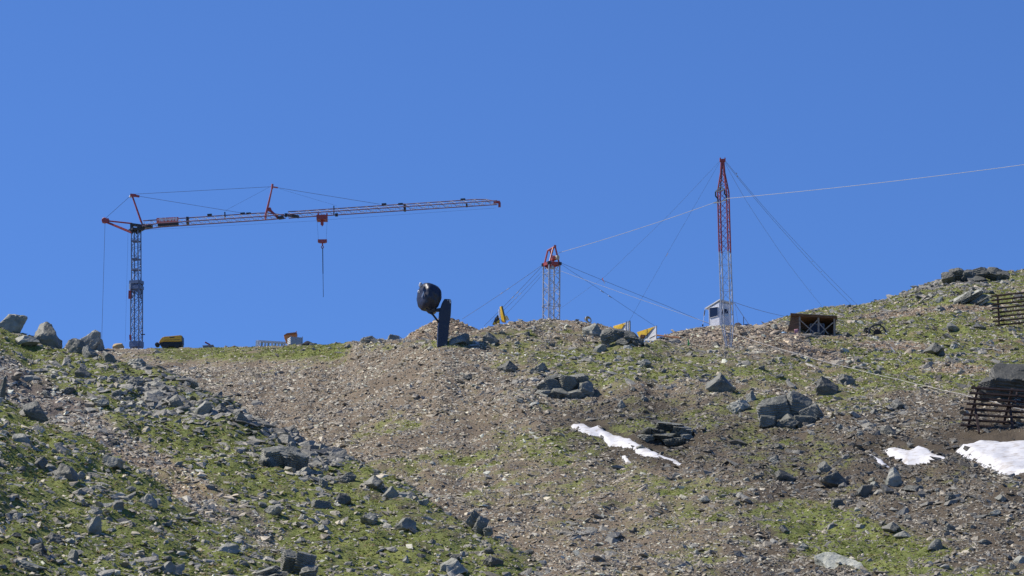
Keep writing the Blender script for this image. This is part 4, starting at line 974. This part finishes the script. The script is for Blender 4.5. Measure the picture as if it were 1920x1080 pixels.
hw, hh = 19.0 * s, 25.2 * s
Vd = (q[:, :1] * ax * hw * .98 + q[:, 1:2] * e1 * hh * .92 + q[:, 2:] * e2 * hh * 1.02)
me = raw_mesh('covered_drum', Vd + (PG(805.0, 557.0) - p0), T, M['navy'], True); link('covered_drum', me, sg_)
mb = MB(); cc = PG(805.0, 557.0); mb.torus(cc + ax * hw * .62, ax, hh * .86, .035, 40, 6); mb.torus(cc - ax * hw * .55, ax, hh * .90, .03, 40, 6); mb.build('cover_strap', M['dark'], sg_)
for (u, v, o_, w_) in ((789.5, 537.0, -.45, .13), (785.5, 549, -.5, .08)):
    V2, T2 = rock_shape(int(u), 3, 8, .05, 0, .2); me = raw_mesh('silver_nozzle', V2 * np.array([w_, w_, w_ * 1.15]) + PG(u, v, o_) - p0, T2, M['steel'], True); link('silver_nozzle', me, sg_)
mb = MB(); mb.slab([PG(790.6, 560, -.79), PG(795, 550.2, -.77), PG(795.6, 553, -.77), PG(792, 562, -.79)], (0, .12, 0)); mb.build('reflective_flap', M['white'], sg_)
mb = MB(); mb.slab([PG(814, 579.6, -.1), PG(828, 577.4, -.1), PG(828.5, 583.6, -.1), PG(815, 584.2, -.1)], (0, .3, 0)); mb.build('mount_arm', M['dark'], sg_)
mb = MB(); mb.path([PG(802, 584, -.1), PG(807, 587.5, -.2), PG(811, 590.5, -.25), PG(815.5, 596, -.25), PG(820, 602, -.2), PG(824, 606, -.1)], .06, 8); mb.build('hose', M['black'], sg_)
mb = MB(); mb.slab([PG(797, 580, -.35), PG(814, 578, -.3), PG(818, 584, -.2), PG(812, 588, -.2), PG(803, 586, -.3)], (0, .7, 0)); mb.build('fork_mount', M['navy'], sg_, bevel=.04)

# ---------------------------------------------------------------- yellow excavator boom behind the knoll
d = 225.0; s = d / F
ex = thing('excavator', 'yellow excavator boom poking up from behind the stony knoll', 'excavator', P(942, 604, d))
mb = MB(); mb.slab([P(936.6, 575.6, d + .35), P(939.6, 574, d), P(946.4, 603, d), P(940, 603, d + .35)], (.1, .45, 0)); mb.build('boom', M['ypanel'], ex, bevel=.02)
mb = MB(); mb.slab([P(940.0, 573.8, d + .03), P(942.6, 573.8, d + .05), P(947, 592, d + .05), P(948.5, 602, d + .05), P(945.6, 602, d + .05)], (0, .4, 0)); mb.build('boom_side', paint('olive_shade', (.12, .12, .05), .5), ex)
for a, b in (((946.5, 592), (950.5, 601)), ((949.5, 592), (953.5, 600))):
    mb = MB(); mb.bar(P(*a, d - .1), P(*b, d - .1), .07, .12, (0, 1, 0)); mb.build('link_arm', M['ypanel'], ex)
mb = MB(); mb.tube(P(936.5, 580, d - .05), P(937, 596, d - .05), .05); mb.build('cylinder', M['white'], ex)
mb = MB(); mb.slab([P(933, 590, d + .1), P(936, 594, d + .1), P(937, 604, d + .1), P(923.5, 607, d + .1), (P(928, 598, d + .1))], (0, .6, 0)); mb.box(P(931, 597, d + .1), .12, .3, .14, .4); mb.build('machine_body', M['dark'], ex)
mb = MB(); mb.bar(P(926, 608, d - .2), P(928.6, 605.5, d - .2), .16, .14, (0, 1, 0)); mb.bar(P(932, 605, d - .2), P(937, 600.5, d - .2), .1, .12, (0, 1, 0)); mb.build('hydraulic_fitting', M['ypanel'], ex)

# coil of hose on the knoll
d = 221; c_ = P(1103, 599.5, d)
root = thing('hose_coil', 'coil of straw-yellow hose lying on top of the stony knoll', 'hose coil', P(1103, 603, d))
for k, (R_, o_) in enumerate(((.20, -.08), (.19, 0), (.17, .08), (.14, .02))):
    mb = MB(); mb.torus(c_ + np.array([.02 * k, o_, -.01 * k]), (.55, -.8, .25), R_, .028, 26, 7); mb.build('coil', M['hose'] if k % 2 else M['cream'], root)
mb = MB(); mb.bar(P(1097, 596, d), P(1098, 601, d), .12, .1, (0, 1, 0)); mb.build('tag_end', M['white'], root)

# ---------------------------------------------------------------- yellow-faced formwork panels
def panel(name, label, pts, yel, posts, thick, dd, brace=None):
    root = thing(name, label, 'formwork panel', P(*pts[-1], dd))
    mb = MB(); mb.slab([P(u, v, dd + k_) for (u, v), k_ in zip(pts, (1.2, 0, 0, 1.2))], (.05, thick, 0)); mb.build('panel', M['white'], root)
    mb = MB(); mb.slab([P(u - .3, v, dd + k_ * 2.4 - .035) for u, v, k_ in yel], (0, .015, 0)); mb.build('yellow_facing', M['ypanel'], root)
    for (u, a, b, w, mt) in posts:
        mb = MB(); mb.bar(P(u, a, dd - .06), P(u, b, dd - .06), w, .12, (0, 1, 0)); mb.build('edge_post', M[mt], root)
    return root
pp = panel('formwork_panel', 'smaller yellow-faced formwork panel half hidden behind the dark broken crag', [(1149.5, 611.5), (1181, 602), (1181, 624), (1152, 624)], [(1150, 611.6, .5), (1173, 605.2, .12), (1166, 616, .24), (1152, 617, .46)],
      [(1174.5, 603, 623, .07, 'grey'), (1178, 602, 624, .08, 'white'), (1181, 601.4, 625, .06, 'dark')], .12, 222)
pp = panel('formwork_panel', 'larger yellow and white formwork panel by the rusty beam', [(1194, 623), (1230.5, 611), (1230.5, 639), (1199, 638)], [(1194.2, 622.8, .5), (1228, 612, .04), (1212, 628, .26), (1198.5, 632, .44)],
      [(1231, 610.6, 637.4, .05, 'grey'), (1213.5, 617.5, 635, .035, 'dark')], .14, 219)
mb = MB(); mb.tube(P(1232, 628.6, 218.6), P(1276, 633.6, 216), .055, n=8); o = mb.build('steel_beam', M['rustlight'], None, loc=P(1254, 631, 217)); tag(o, 'long rust-brown beam lying on the rubble beside the formwork panel', 'beam')
mb = MB(); mb.bar(P(1218, 634.8, 218.4), P(1229, 629.2, 218.4), .05, .07, (0, 1, 0)); o = mb.build('plank', M['post'], None, loc=P(1223, 632, 218.4)); tag(o, 'short plank propped across the foot of the larger formwork panel', 'plank')
lump(1205, 634, 10, 8, M['rustlight'], 'spoil_heap', 'small brown lump at the foot of the larger formwork panel', 'spoil heap', 25, 217)
p0, d = hit(1291.5, 649); s = d / F
root = thing('marker_post', 'bright green plastic marker post in front of the brown rubble', 'marker post', p0)
mb = MB(); mb.bar(P(1291, 649, d), P(1290.3, 636, d), .075, .06, (0, 1, 0)); mb.build('post', M['green'], root)
mb = MB(); mb.slab([P(1292, 648.5, d), P(1293.4, 648.3, d), P(1293.2, 643.5, d), P(1291.8, 642.5, d)], (0, .06, 0)); mb.build('fin', M['green'], root)
p0, d = hit(1425, 661); mb = MB(); mb.bar(P(1417, 660.6, d - .3), P(1450, 658.6, d), .09, .09); o = mb.build('plank', M['post'], None, loc=p0); tag(o, 'pale weathered plank lying on the stones below the rubble', 'plank')

# ---------------------------------------------------------------- short lattice tower with its red head
d = 222.0; s = d / F
lt = thing('lattice_tower', 'short four-legged steel lattice tower with a red A-frame head on the knoll', 'ropeway tower', P(1033, 598, d))
cb_, ct_ = P(1033.2, 600, d), P(1034.2, 495.5, d); cb_[2] -= .6; R_ = 16.3 * s; a0 = .312
legs_b, legs_t = sq(cb_, R_, a0 - math.pi / 2 + .0), sq(ct_, R_, a0 - math.pi / 2)
LB = [np.array(cb_) + np.array([x, y, 0]) * s for x, y in ((-15.5, 5), (-5, -15.5), (15.5, -5), (5, 15.5))]; LT = [np.array(ct_) + np.array([x, y, 0]) * s for x, y in ((-15.5, 5), (-5, -15.5), (15.5, -5), (5, 15.5))]
for a, b in zip(LB, LT):
    mb = MB(); mb.tube(a, b, .052, n=8)
    m_ = a + (b - a) * .36; mb.tube(m_ - np.array([0, 0, .06]), m_ + np.array([0, 0, .06]), .085, n=8); mb.build('leg', M['steel'], lt, smooth=False)
mb = MB(); lattice(mb, LB, LT, 8, .05, .019, chords=False, ring=False, alt=False)
for t_ in (.12, .34, .38, .62, .86):
    for k in range(4): a, b = LB[k] + (LT[k] - LB[k]) * t_, LB[(k + 1) % 4] + (LT[(k + 1) % 4] - LB[(k + 1) % 4]) * t_; mb.tube(a, b, .014, n=4)
mb.build('bracing', M['steel'], lt)
mb = MB(); mb.tube(P(1031.5, 502, d), P(1031.5, 597, d), .012); mb.tube(P(1033, 502, d), P(1033, 597, d), .012); mb.build('ladder', M['steel'], lt)
mb = MB()
for k in range(4):
    a, b = LT[k].copy(), LT[(k + 1) % 4].copy(); e = (b - a) / np.linalg.norm(b - a) * .08; mb.bar(a - e, b + e, .13, .2)
mb.bar(LT[0] * .5 + LT[1] * .5, LT[2] * .5 + LT[3] * .5, .13, .16); mb.bar(P(1022, 502, d), P(1041, 500.5, d), .25, .12); mb.box(P(1036, 499, d), .3, .3, .16); mb.build('head_frame', M['red'], lt)
mb = MB()
for k in range(4): mb.box(LT[k], .2, .2, .16, .3)
mb.build('rope_bracket', M['dark'], lt)
r0, r1 = P(1027, 469.5, d) + np.array([0, .1, 0]), P(1040.8, 463, d) + np.array([0, -.15, 0])
mb = MB()
for a, b in ((LT[0] + np.array([.08, 0, .1]), r0), (LT[1] + np.array([.05, 0, .1]), r1 + (r0 - r1) * .25), (LT[2] + np.array([-.05, 0, .1]), r1), (LT[3] + np.array([0, 0, .1]), r0 + (r1 - r0) * .3)): mb.tube(a, b, .055, n=7)
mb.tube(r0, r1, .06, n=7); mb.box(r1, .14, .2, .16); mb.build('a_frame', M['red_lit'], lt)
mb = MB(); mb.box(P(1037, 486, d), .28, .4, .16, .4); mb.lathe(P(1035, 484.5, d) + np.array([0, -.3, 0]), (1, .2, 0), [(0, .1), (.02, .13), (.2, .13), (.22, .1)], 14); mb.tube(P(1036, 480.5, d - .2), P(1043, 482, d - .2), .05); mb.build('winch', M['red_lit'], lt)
mb = MB(); mb.lathe(P(1042.6, 484.4, d) + np.array([0, -.25, 0]), (.75, -.6, 0), [(0, .07), (.02, .145), (.09, .12), (.16, .145), (.18, .07)], 18); mb.build('sheave', M['cream'], lt)
mb = MB(); mb.lathe(P(1033.6, 503.4, d) + np.array([0, -.3, 0]), (.8, -.5, 0), [(0, .05), (.02, .12), (.08, .09), (.14, .12), (.16, .05)], 16); mb.build('sheave', M['palegreen'], lt)

# ---------------------------------------------------------------- tall guyed mast
pb, d = hit(1366, 651); d -= .3; s = d / F
tm = thing('lattice_mast', 'tall slender guyed lattice mast, red above and grey below, in front of the white cabin', 'ropeway mast', pb)
def mast_corner(u, v, k):
    return [P(u, v, d) + np.array([x, y, 0]) * s * k for x, y in ((-11.5, -5.5), (5.5, -11.5), (11.5, 5.5), (-5.5, 11.5))]
def cu(v): return float(np.interp(v, [298, 330, 380, 473, 600, 612, 652], [1354.6, 1355.3, 1356.6, 1359.3, 1363.6, 1364.0, 1366.4]))
def sect(name, va, vb, ka, kb, n, mat, rc, rd, cross=True):
    A_, B_ = mast_corner(cu(va), va, ka), mast_corner(cu(vb), vb, kb); mb = MB()
    lattice(mb, A_, B_, n, rc, rd, n_side=7, cross=cross); return mb.build(name, mat, tm)
sect('grey_section', 612, 545, 1.0, 1.0, 3, M['steel'], .040, .013, False)
sect('grey_section', 545, 473, 1.0, .98, 3, M['steel'], .040, .013, False)
sect('red_section', 473, 416, .98, .98, 3, M['red'], .042, .014)
sect('red_section', 416, 360, .98, .97, 3, M['red'], .042, .014)
sect('tapered_top', 360, 322, .97, .33, 3, M['red'], .042, .014)
sect('tapered_top', 322, 304, .33, .22, 1, M['red'], .05, .02)
sect('tapered_foot', 612, 654, 1.0, .38, 2, M['steel'], .036, .014, False)
mb = MB(); q_ = P(1354.8, 301, d); mb.box(q_, 11 * s, .34, .14); mb.box(P(1354.8, 304, d), 7 * s, .24, .16); mb.box(P(1350.4, 299.5, d), .06, .3, .2); mb.box(P(1359.2, 299.5, d), .06, .3, .2); mb.box(P(1355, 310, d), .13, .13, .3); mb.build('head_plate', M['red'], tm)
mb = MB(); mb.tube(P(1353.5, 310, d - .36), P(1351.2, 348, d - .45), .018, n=5); mb.tube(P(1351.2, 345, d - .45), P(1350.8, 356, d - .5), .03); mb.build('chain', M['dark'], tm)
yk = [P(1341.6, 359.5, d - .5), P(1351, 350, d - .5), P(1358, 355.6, d - .5)]
mb = MB()
for a, b in ((0, 1), (1, 2), (2, 0)): mb.bar(yk[a], yk[b], .06, .055, (0, 1, 0))
mb.build('saddle_yoke', M['cream'], tm)
for (u1, v1, u2, v2, u3, v3, u4, v4) in ((1341.6, 360, 1341.8, 367.5, 1345.6, 372, 1346.4, 377.6), (1358.8, 356, 1358.6, 363, 1361.6, 367, 1362.4, 374)):
    mb = MB(); mb.path([P(u1, v1, d - .5), P(u2, v2, d - .52), P(u3, v3, d - .55), P(u4, v4, d - .55)], .045, 7); mb.build('hanger_arm', M['dark'], tm)
for (u, v) in ((1341.6, 378.6), (1357.6, 374.6)):
    mb = MB(); mb.slab([P(u - 4.5, v + 1.3, d - .6), P(u + 3, v - 1.5, d - .6), P(u + 4.6, v - .4, d - .6), P(u + 3.6, v + 1.6, d - .6), P(u - 3, v + 2.2, d - .6)], (0, .12, 0)); mb.build('saddle_roller', M['palegreen'], tm)

# ---------------------------------------------------------------- white operator cabin
d = 247.0; s = d / F
cbn = thing('cabin', 'small white operator cabin with dark windows behind the tall mast', 'cabin', P(1351, 612, d))
pc, pl, pr = P(1349.2, 612, d), P(1329.5, 612, d + .62), P(1371.5, 612, d + .52)
for q in (pc, pl, pr): q[2] = pc[2] - .35
pk = pl + pr - pc; hgt = lambda v: np.array([0, 0, P(1349, v, d)[2] - pc[2]])
ztop = {id(pc): 567, id(pl): 572, id(pr): 566}
def wall_pts(a, b, ta, tb): return [a, b, b + hgt(tb), a + hgt(ta)]
mb = MB(); nl = np.array([.6, .8, 0]); mb.slab(wall_pts(pl, pc, 565.5, 566.5), (.04, .06, 0)); mb.slab(wall_pts(pc, pr, 566.5, 560), (-.04, .07, 0)); mb.slab(wall_pts(pr, pk, 560, 559), (-.05, .0, 0)); mb.slab(wall_pts(pk, pl, 559, 565.5), (0.01, -.05, 0)); mb.build('walls', paint('cabin_white', (.74, .75, .78), .55, 0, .12), cbn)
def on(a, b, t, v, o=.02):
    n_ = np.cross(b - a, [0, 0, 1.0]); n_ /= np.linalg.norm(n_); n_ = n_ if n_[1] < 0 else -n_
    p = a + (b - a) * t; p = p + n_ * o; p[2] = P(1349, v, d)[2]; return p
def window(a, b, t0_, t1_, va, vb, va2, mat, name='window'):
    mb = MB(); mb.slab([on(a, b, t0_, va), on(a, b, t1_, va2), on(a, b, t1_, vb), on(a, b, t0_, vb + 1.5)], (0, .02, 0)); w_ = mb.build(name, mat, cbn)
    mb = MB(); qq = [on(a, b, t0_, va, .03), on(a, b, t1_, va2, .03), on(a, b, t1_, vb, .03), on(a, b, t0_, vb + 1.5, .03)]
    for k in range(4): mb.bar(qq[k], qq[(k + 1) % 4], .03, .03, (0, 1, 0))
    mb.build('frame', M['white'], w_)
window(pl, pc, .12, .90, 574.5, 592, 575, M['glass']); window(pc, pr, .18, .74, 577.8, 587.4, 578.2, M['glass'])
mb = MB(); mb.slab([on(pc, pr, .2, 589.2), on(pc, pr, .76, 588.8), on(pc, pr, .76, 591.6), on(pc, pr, .4, 592)], (0, .02, 0)); mb.build('lower_pane', M['pane'], cbn)  # blue-white reflection below the window, put in as a coloured plate
mb = MB(); e = .13; ex_ = (pr - pc) / np.linalg.norm(pr - pc); el_ = (pl - pc) / np.linalg.norm(pl - pc)
rq = [pc - ex_ * .05 - el_ * .12 + hgt(564.5), pr + ex_ * .16 - el_ * .1 + hgt(557.5), pk + ex_ * .16 + el_ * .3 + hgt(556), pl + el_ * .32 - ex_ * .05 + hgt(563.5)]
mb.slab(rq, (0, 0, .075)); mb.build('roof', M['white'], cbn)

lump(1384, 615, 14, 13, paint('brown_tank', (.08, .055, .04), .6), 'drum', 'dark brown drum standing just beside the white cabin', 'drum', 31, 246.5)
root = thing('barrel', 'blue plastic barrel on the rubble next to the white cabin', 'barrel', P(1398.5, 618, 246))
mb = MB(); mb.lathe(P(1398.5, 618, 246), (0, 0, 1), [(0, .14), (.03, .17), (.12, .18), (.24, .17), (.3, .14)], 18); mb.build('body', M['blue'], root, smooth=True)
mb = MB(); mb.lathe(P(1398.5, 609.5, 246), (0, 0, 1), [(0, .15), (.03, .15), (.05, .12)], 18); mb.build('lid', M['blue'], root)
mb = MB(); mb.box(P(1406.5, 617, 246), .1, .1, .12, .4); mb.tube(P(1406.5, 616, 246), P(1406.8, 613.6, 246), .02); o = mb.build('fuel_can', M['red'], None, loc=P(1406.5, 619, 246)); tag(o, 'tiny red can beside the blue barrel', 'can')
mb = MB(); mb.tube(P(1394.3, 620, 246), P(1394.2, 594, 246), .022); o = mb.build('anchor_post', M['dark'], None, loc=P(1394.3, 620, 246)); tag(o, 'thin dark anchor post rising beside the blue barrel', 'post')

# ---------------------------------------------------------------- ropes and guy wires
def rope(name, label, cat, pts, r, mat, sag=0, group=None, n=24, clamps=(), ground=False):
    Q = [P(u, v, min(dd, hit(u, v)[1] - 2.5) if ground else dd) for u, v, dd in pts]; out_ = [Q[0]]
    for a, b in zip(Q[:-1], Q[1:]):
        for k in range(1, n + 1):
            t = k / n; q = a + (b - a) * t; q = q - np.array([0, 0, 4 * sag * t * (1 - t)]); out_.append(q)
    mb = MB(); mb.path(out_, r, 5); o = mb.build(name, mat, None, loc=Q[0]); tag(o, label, cat, group)
    for t in clamps:
        a, b = Q[0], Q[-1]; q = a + (b - a) * t; e = (b - a) / np.linalg.norm(b - a); q = q - np.array([0, 0, 4 * sag * t * (1 - t)])
        c_ = MB(); c_.tube(q - e * .14, q + e * .14, r * 2.3, n=6); c_.build('clamp', M['steel'], o)
    return o
rope('carrying_rope', 'pale carrying rope rising from the short tower over the saddle of the tall mast', 'rope', [(1045, 474.6, 222), (1341, 379.2, 211.5), (1362, 372.2, 211), (1920, 308.6, 196), (2600, 262, 175)], .014, M['palerope'], .10, clamps=())
rope('haul_rope', 'pale haul rope running down from the short tower past the cabin towards the barrier', 'rope', [(1051, 508, 222), (1330, 606, 210), (1385, 629, 208), (1480, 659, 203), (1600, 691, 196), (1680, 710, 190), (1740, 724, 185), (1800, 738, 181), (1860, 752.5, 178.5), (1920, 768, 176), (2300, 865, 160)], .010, M['palerope'], .03, ground=True)
gg = 'guy wires of the short tower'
for k, (a, b, lab) in enumerate((((1016.5, 497), (867, 598), 'uppermost dark guy wire falling from the short tower to the rubble heap'), ((1016.5, 499), (908, 611), 'dark guy wire ending beside the yellow excavator boom'), ((1016, 509), (921, 604), 'thin lower guy wire passing behind the yellow excavator boom'), ((1015, 517), (934, 604), 'thinnest lowest guy wire on the excavator side of the short tower'))):
    rope('guy_wire', lab, 'guy wire', [(a[0], a[1], 222), (b[0], b[1], 230)], (.011 if k < 2 else .008), M['rope'], .05, gg, 8, (.42, .5) if k < 3 else ())
rope('guy_wire', 'dark guy wire running just above the pale haul rope from the short tower', 'guy wire', [(1052, 493, 222), (1250, 573.5, 231), (1332, 608, 236)], .011, M['rope'], .02, gg, 8)
rope('guy_wire', 'dark guy wire dropping from the short tower towards the formwork panels', 'guy wire', [(1053, 496, 222), (1130, 546, 224), (1232, 614, 228)], .009, M['rope'], .02, gg, 8, (.5, .42))
g2 = 'guy wires of the tall mast'
rope('guy_wire', 'faint guy wire from the mast head down to the smaller formwork panel', 'guy wire', [(1350, 303, 211), (1250, 477, 217), (1207, 553, 219), (1179, 604, 221)], .0055, M['rope'], 0, g2, 6, (.57,))
rope('guy_wire', 'faintest guy wire from the mast head down behind the short tower', 'guy wire', [(1349.6, 302, 211), (1255, 402, 217), (1135, 518, 225), (1054, 576, 230), (1030, 596, 232)], .0055, M['rope'], 0, g2, 6)
rope('guy_wire', 'upper of the two dark guy wires falling from the mast head to the hillside', 'guy wire', [(1360.5, 302, 211), (1480, 441, 250), (1612, 576, 297)], .010, M['rope'], .1, g2, 10, (.06,))
rope('guy_wire', 'lower of the two dark guy wires falling from the mast head to the hillside', 'guy wire', [(1360, 304, 211), (1480, 446.5, 250), (1601, 576, 296)], .010, M['rope'], .1, g2, 10, (.07, .6, .68))
rope('guy_wire', 'thin steep guy wire from the mast head to the ground behind the timber shelter', 'guy wire', [(1359.6, 306, 211), (1402, 381, 225), (1478, 494, 255), (1541, 574, 290)], .008, M['rope'], .05, g2, 8, (.85,))
rope('stay_wire', 'dark stay wire running from the cabin roof towards the hillside', 'stay wire', [(1375, 566, 247), (1480, 594.5, 270)], .014, M['rope'], .1, None, 8)
rope('stay_wire', 'dark stay wire from the cabin roof down to the anchor post', 'stay wire', [(1377, 568, 247), (1393, 592, 246.5), (1404, 608, 246)], .017, M['rope'], 0, None, 4)
rope('stay_wire', 'thin plumb stay wire beside the dark brown drum', 'stay wire', [(1378, 570, 247), (1385, 614, 246)], .008, M['rope'], 0, None, 3)
root = thing('stay_post', 'short stay with dark turnbuckle tied down beside the cabin window wall', 'stay wire', P(1318, 612, 246))
mb = MB(); mb.tube(P(1322.4, 577, 247), P(1317.6, 611, 246), .013); mb.build('wire', M['palerope'], root)
mb = MB(); mb.tube(P(1321.6, 582, 246.8), P(1320, 592, 246.6), .04); mb.build('turnbuckle', M['dark'], root)
mb = MB(); mb.box(P(1317.6, 610, 246), .09, .09, .14); mb.build('anchor', M['dark'], root)
root = thing('warning_ribbon', 'red and white ribbon tied to the guy wire between the two lattice towers', 'ribbon', P(1130.5, 526, 225.6))
mb = MB(); mb.slab([P(1128.4, 521.5, 225.5), P(1130, 521, 225.5), P(1132, 527, 225.4), P(1130.6, 527.5, 225.4)], (0, .02, 0)); mb.build('red_strip', M['red_lit'], root)
mb = MB(); mb.slab([P(1131, 526, 225.45), P(1132.6, 526, 225.45), P(1134.8, 531.2, 225.4), P(1133, 531.4, 225.4)], (0, .02, 0)); mb.build('white_strip', M['white'], root)

# ---------------------------------------------------------------- timber shelter
pS, dS = hit(1530, 628.5); d = dS; s = d / F
sh = thing('timber_shelter', 'open-fronted brown timber shelter with crossed braces on the grassy slope', 'shelter', pS)
dep = 1.7
mb = MB(); mb.slab([P(1483.5, 588.6, d - .15), P(1568.5, 593.6, d - .15), P(1569, 596.6, d - .15), P(1483, 591.8, d - .15)], (.05, dep + .5, -.25)); mb.build('roof', M['plank'], sh)
for k in range(4):
    mb = MB(); q = .45 * k; mb.bar(P(1482, 588.2, d + q - .1) + np.array([0, 0, -.05 * k]), P(1569.5, 593.2, d + q - .1) + np.array([0, 0, -.05 * k]), .4, .035); mb.build('roof_board', M['plank'] if k else M['post'], sh)
mb = MB(); mb.slab([P(1484.5, 591.6, d + .02), P(1500, 592.6, d + .0), P(1499, 620, d + .0), P(1476.5, 620, d + .1)], (.02, .07, 0)); mb.build('side_wall', M['plank'], sh)
mb = MB(); mb.slab([P(1490, 592, d + dep), P(1566, 596, d + dep), P(1564, 630, d + dep), P(1490, 630, d + dep)], (0, .07, 0)); mb.slab([P(1564, 594, d + .3), P(1566, 594, d + dep), P(1565, 630, d + dep), P(1561, 630, d + .3)], (.06, 0, 0)); mb.build('back_wall', M['plank'], sh)
for u in (1499.4, 1534.6, 1564.4):
    mb = MB(); mb.bar(P(u, 590.5 + (u - 1499) * .05, d), P(u + .2, 630.5, d), .11, .11, (0, 1, 0)); mb.build('post', M['post'], sh)
for a, b in (((1501, 601), (1529, 626.5)), ((1533, 600), (1508, 626.5)), ((1536, 606), (1553, 626.5)), ((1562.5, 604.5), (1537, 626.5))):
    mb = MB(); mb.bar(P(*a, d - .08), P(*b, d - .08), .06, .08, (0, 1, 0)); mb.build('cross_brace', M['post'], sh)
root = thing('crate', 'dark blue crate standing inside the timber shelter', 'crate', P(1531, 628, d + .8))
mb = MB(); mb.slab([P(1519, 607.5, d + .6), P(1545, 607.5, d + .6), P(1545, 629, d + .6), P(1519, 629, d + .6)], (0, .7, 0)); mb.build('body', paint('dark_blue_paint', (.015, .025, .06), .5), root)
mb = MB()
for a, b in (((1519, 607.5), (1545, 607.5)), ((1519, 607.5), (1519, 628)), ((1545, 607.5), (1545, 628))): mb.bar(P(*a, d + .58), P(*b, d + .58), .035, .035, (0, 1, 0))
mb.build('frame', M['grey'], root)
lump(1493.5, 626, 9, 11, M['pinkbag'], 'sack', 'pinkish sack leaning at the shelter corner post', 'sack', 33, d - .5)
lump(1470, 626, 14, 5, M['pane'], 'tarpaulin', 'small pale blue tarpaulin on the turf in front of the shelter', 'tarpaulin', 34, d - 1)

# spoked cable reels
def reel(u, v, r, tl, label, dd, hub=True):
    c_ = P(u, v, dd); s_ = dd / F; R_ = r * s_; ax_ = np.array([math.sin(tl), -math.cos(tl), .12])
    root = thing('cable_reel', label, 'cable reel', P(u, v + r * .62, dd), 'spoked cable reels beside the shelter')
    mb = MB(); mb.torus(c_, ax_, R_, .05, 40, 8); mb.build('rim', M['dark'], root)
    ax_ /= np.linalg.norm(ax_); x_ = np.cross(ax_, [0, 0, 1.0]); x_ /= np.linalg.norm(x_); y_ = np.cross(x_, ax_)
    for k in range(12):
        q = 2 * math.pi * k / 12; e = x_ * math.cos(q) + y_ * math.sin(q); mb = MB(); mb.bar(c_ + e * R_ * .3, c_ + e * R_ * .97, .05, .035, ax_); mb.build('spoke', M['dark'], root)
    mb = MB(); mb.lathe(c_ - ax_ * .1, ax_, [(0, R_ * .42), (.2, R_ * .42)], 24); mb.build('hub', M['rust'], root)
_, dr = hit(1643, 628.5)
reel(1645, 624.5, 16.5, .1, 'larger dark spoked cable reel half sunk in the turf', dr + .1)
reel(1626, 624.5, 9.5, .75, 'smaller dark spoked cable reel half hidden behind the larger one', dr + .8)
mb = MB(); pA, dA_ = hit(1663, 628); mb.path([P(1661, 624, dA_), P(1666, 632, dA_ - .3), P(1672, 640, hit(1672, 641)[1] - .1)], .03, 6); o = mb.build('drain_pipe', M['palegreen'], None, loc=pA); tag(o, 'short pale pipe running downhill from the larger reel', 'pipe')
pA, dA_ = hit(1672, 637.5); mb = MB(); mb.bar(P(1670, 634.5, dA_), P(1674, 638.5, dA_), .1, .14, (0, 1, 0)); o = mb.build('block', M['cream'], None, loc=pA); tag(o, 'little cream block at the end of the pale pipe', 'block')
pA, dA_ = hit(1675, 661); mb = MB(); mb.bar(P(1670, 651.5, dA_ + .1), P(1679, 661, dA_ - .05), .045, .04, (0, 1, 0)); o = mb.build('marker_pole', M['white'], None, loc=pA); tag(o, 'white striped marker pole leaning in the turf below the reels', 'marker pole')
root = thing('stake', 'broken pale wooden stake under the upper rusty barrier', 'stake', hit(1905, 631)[0]); _, dA_ = hit(1905, 631)
mb = MB(); mb.bar(P(1904, 631, dA_), P(1903.4, 620, dA_), .05, .05, (0, 1, 0)); mb.build('post', M['post'], root)
mb = MB(); mb.slab([P(1896, 616.5, dA_), P(1899, 615, dA_), P(1906, 618, dA_), P(1905.5, 622, dA_), P(1899, 619.6, dA_)], (0, .1, 0)); mb.build('board', M['cream'], root)

# ---------------------------------------------------------------- rusty avalanche barriers
def barrier(label, base, beams, posts, struts, bw, dd, lean):
    root = thing('avalanche_barrier', label, 'avalanche barrier', hit(*base)[0])
    n = len(beams)
    for k, (ua, va, ub, vb_) in enumerate(beams):
        o_ = lean * (k / (n - 1) - .5); mb = MB(); mb.bar(P(ua, va, dd + o_), P(ub, vb_, dd + o_), bw, bw * .7, (0, .3, 1)); mb.build('crossbeam', M['rust'], root)
    for (ua, va, ub, vb_, w_) in posts:
        mb = MB(); mb.bar(P(ua, va, dd - lean * .5 + .14), P(ub, vb_, dd + lean * .5 + .14), w_, .14, (0, 1, 0)); mb.build('upright', M['rust'], root)
    for (ua, va, ub, vb_, w_) in struts:
        mb = MB(); mb.bar(P(ua, va, dd + .2), P(ub, vb_, dd - .6), w_, .13, (0, 1, 0)); mb.build('strut', M['rust'], root)
    return root
_, dB = hit(1820, 806)
bm_ = []
for k in range(8):
    t = k / 7; ua = 1820.5 - 19.5 * t; va = 726.5 + 70.5 * t; ub = 2010; bm_.append((ua, va, ub, va + (ub - ua) * (.066 if k < 3 else .055)))
barrier('lower rusty avalanche barrier of crossbeams above the large snowfield', (1850, 806), bm_,
  [(1835, 724, 1814.5, 802, .105), (1898, 729, 1880, 803, .12), (1962, 733, 1944, 806, .12)], [(1827, 755, 1836, 812, .10), (1893, 758, 1900, 813, .115), (1907, 731, 1904, 756, .05), (1956, 760, 1966, 815, .11)], .115, dB - .35, 0.9)
_, dU = hit(1868, 612)
bm_ = []
for k in range(8):
    t = k / 7; bm_.append((1858.5 + 3.5 * t, 555.6 + 55 * t, 1990, 541 + 56.5 * t))
barrier('upper rusty avalanche barrier of crossbeams on the hilltop turf', (1871, 612), bm_, [(1870.6, 556, 1873.6, 612, .1), (1944, 545, 1947, 603, .1)], [], .11, dU - .3, .8)
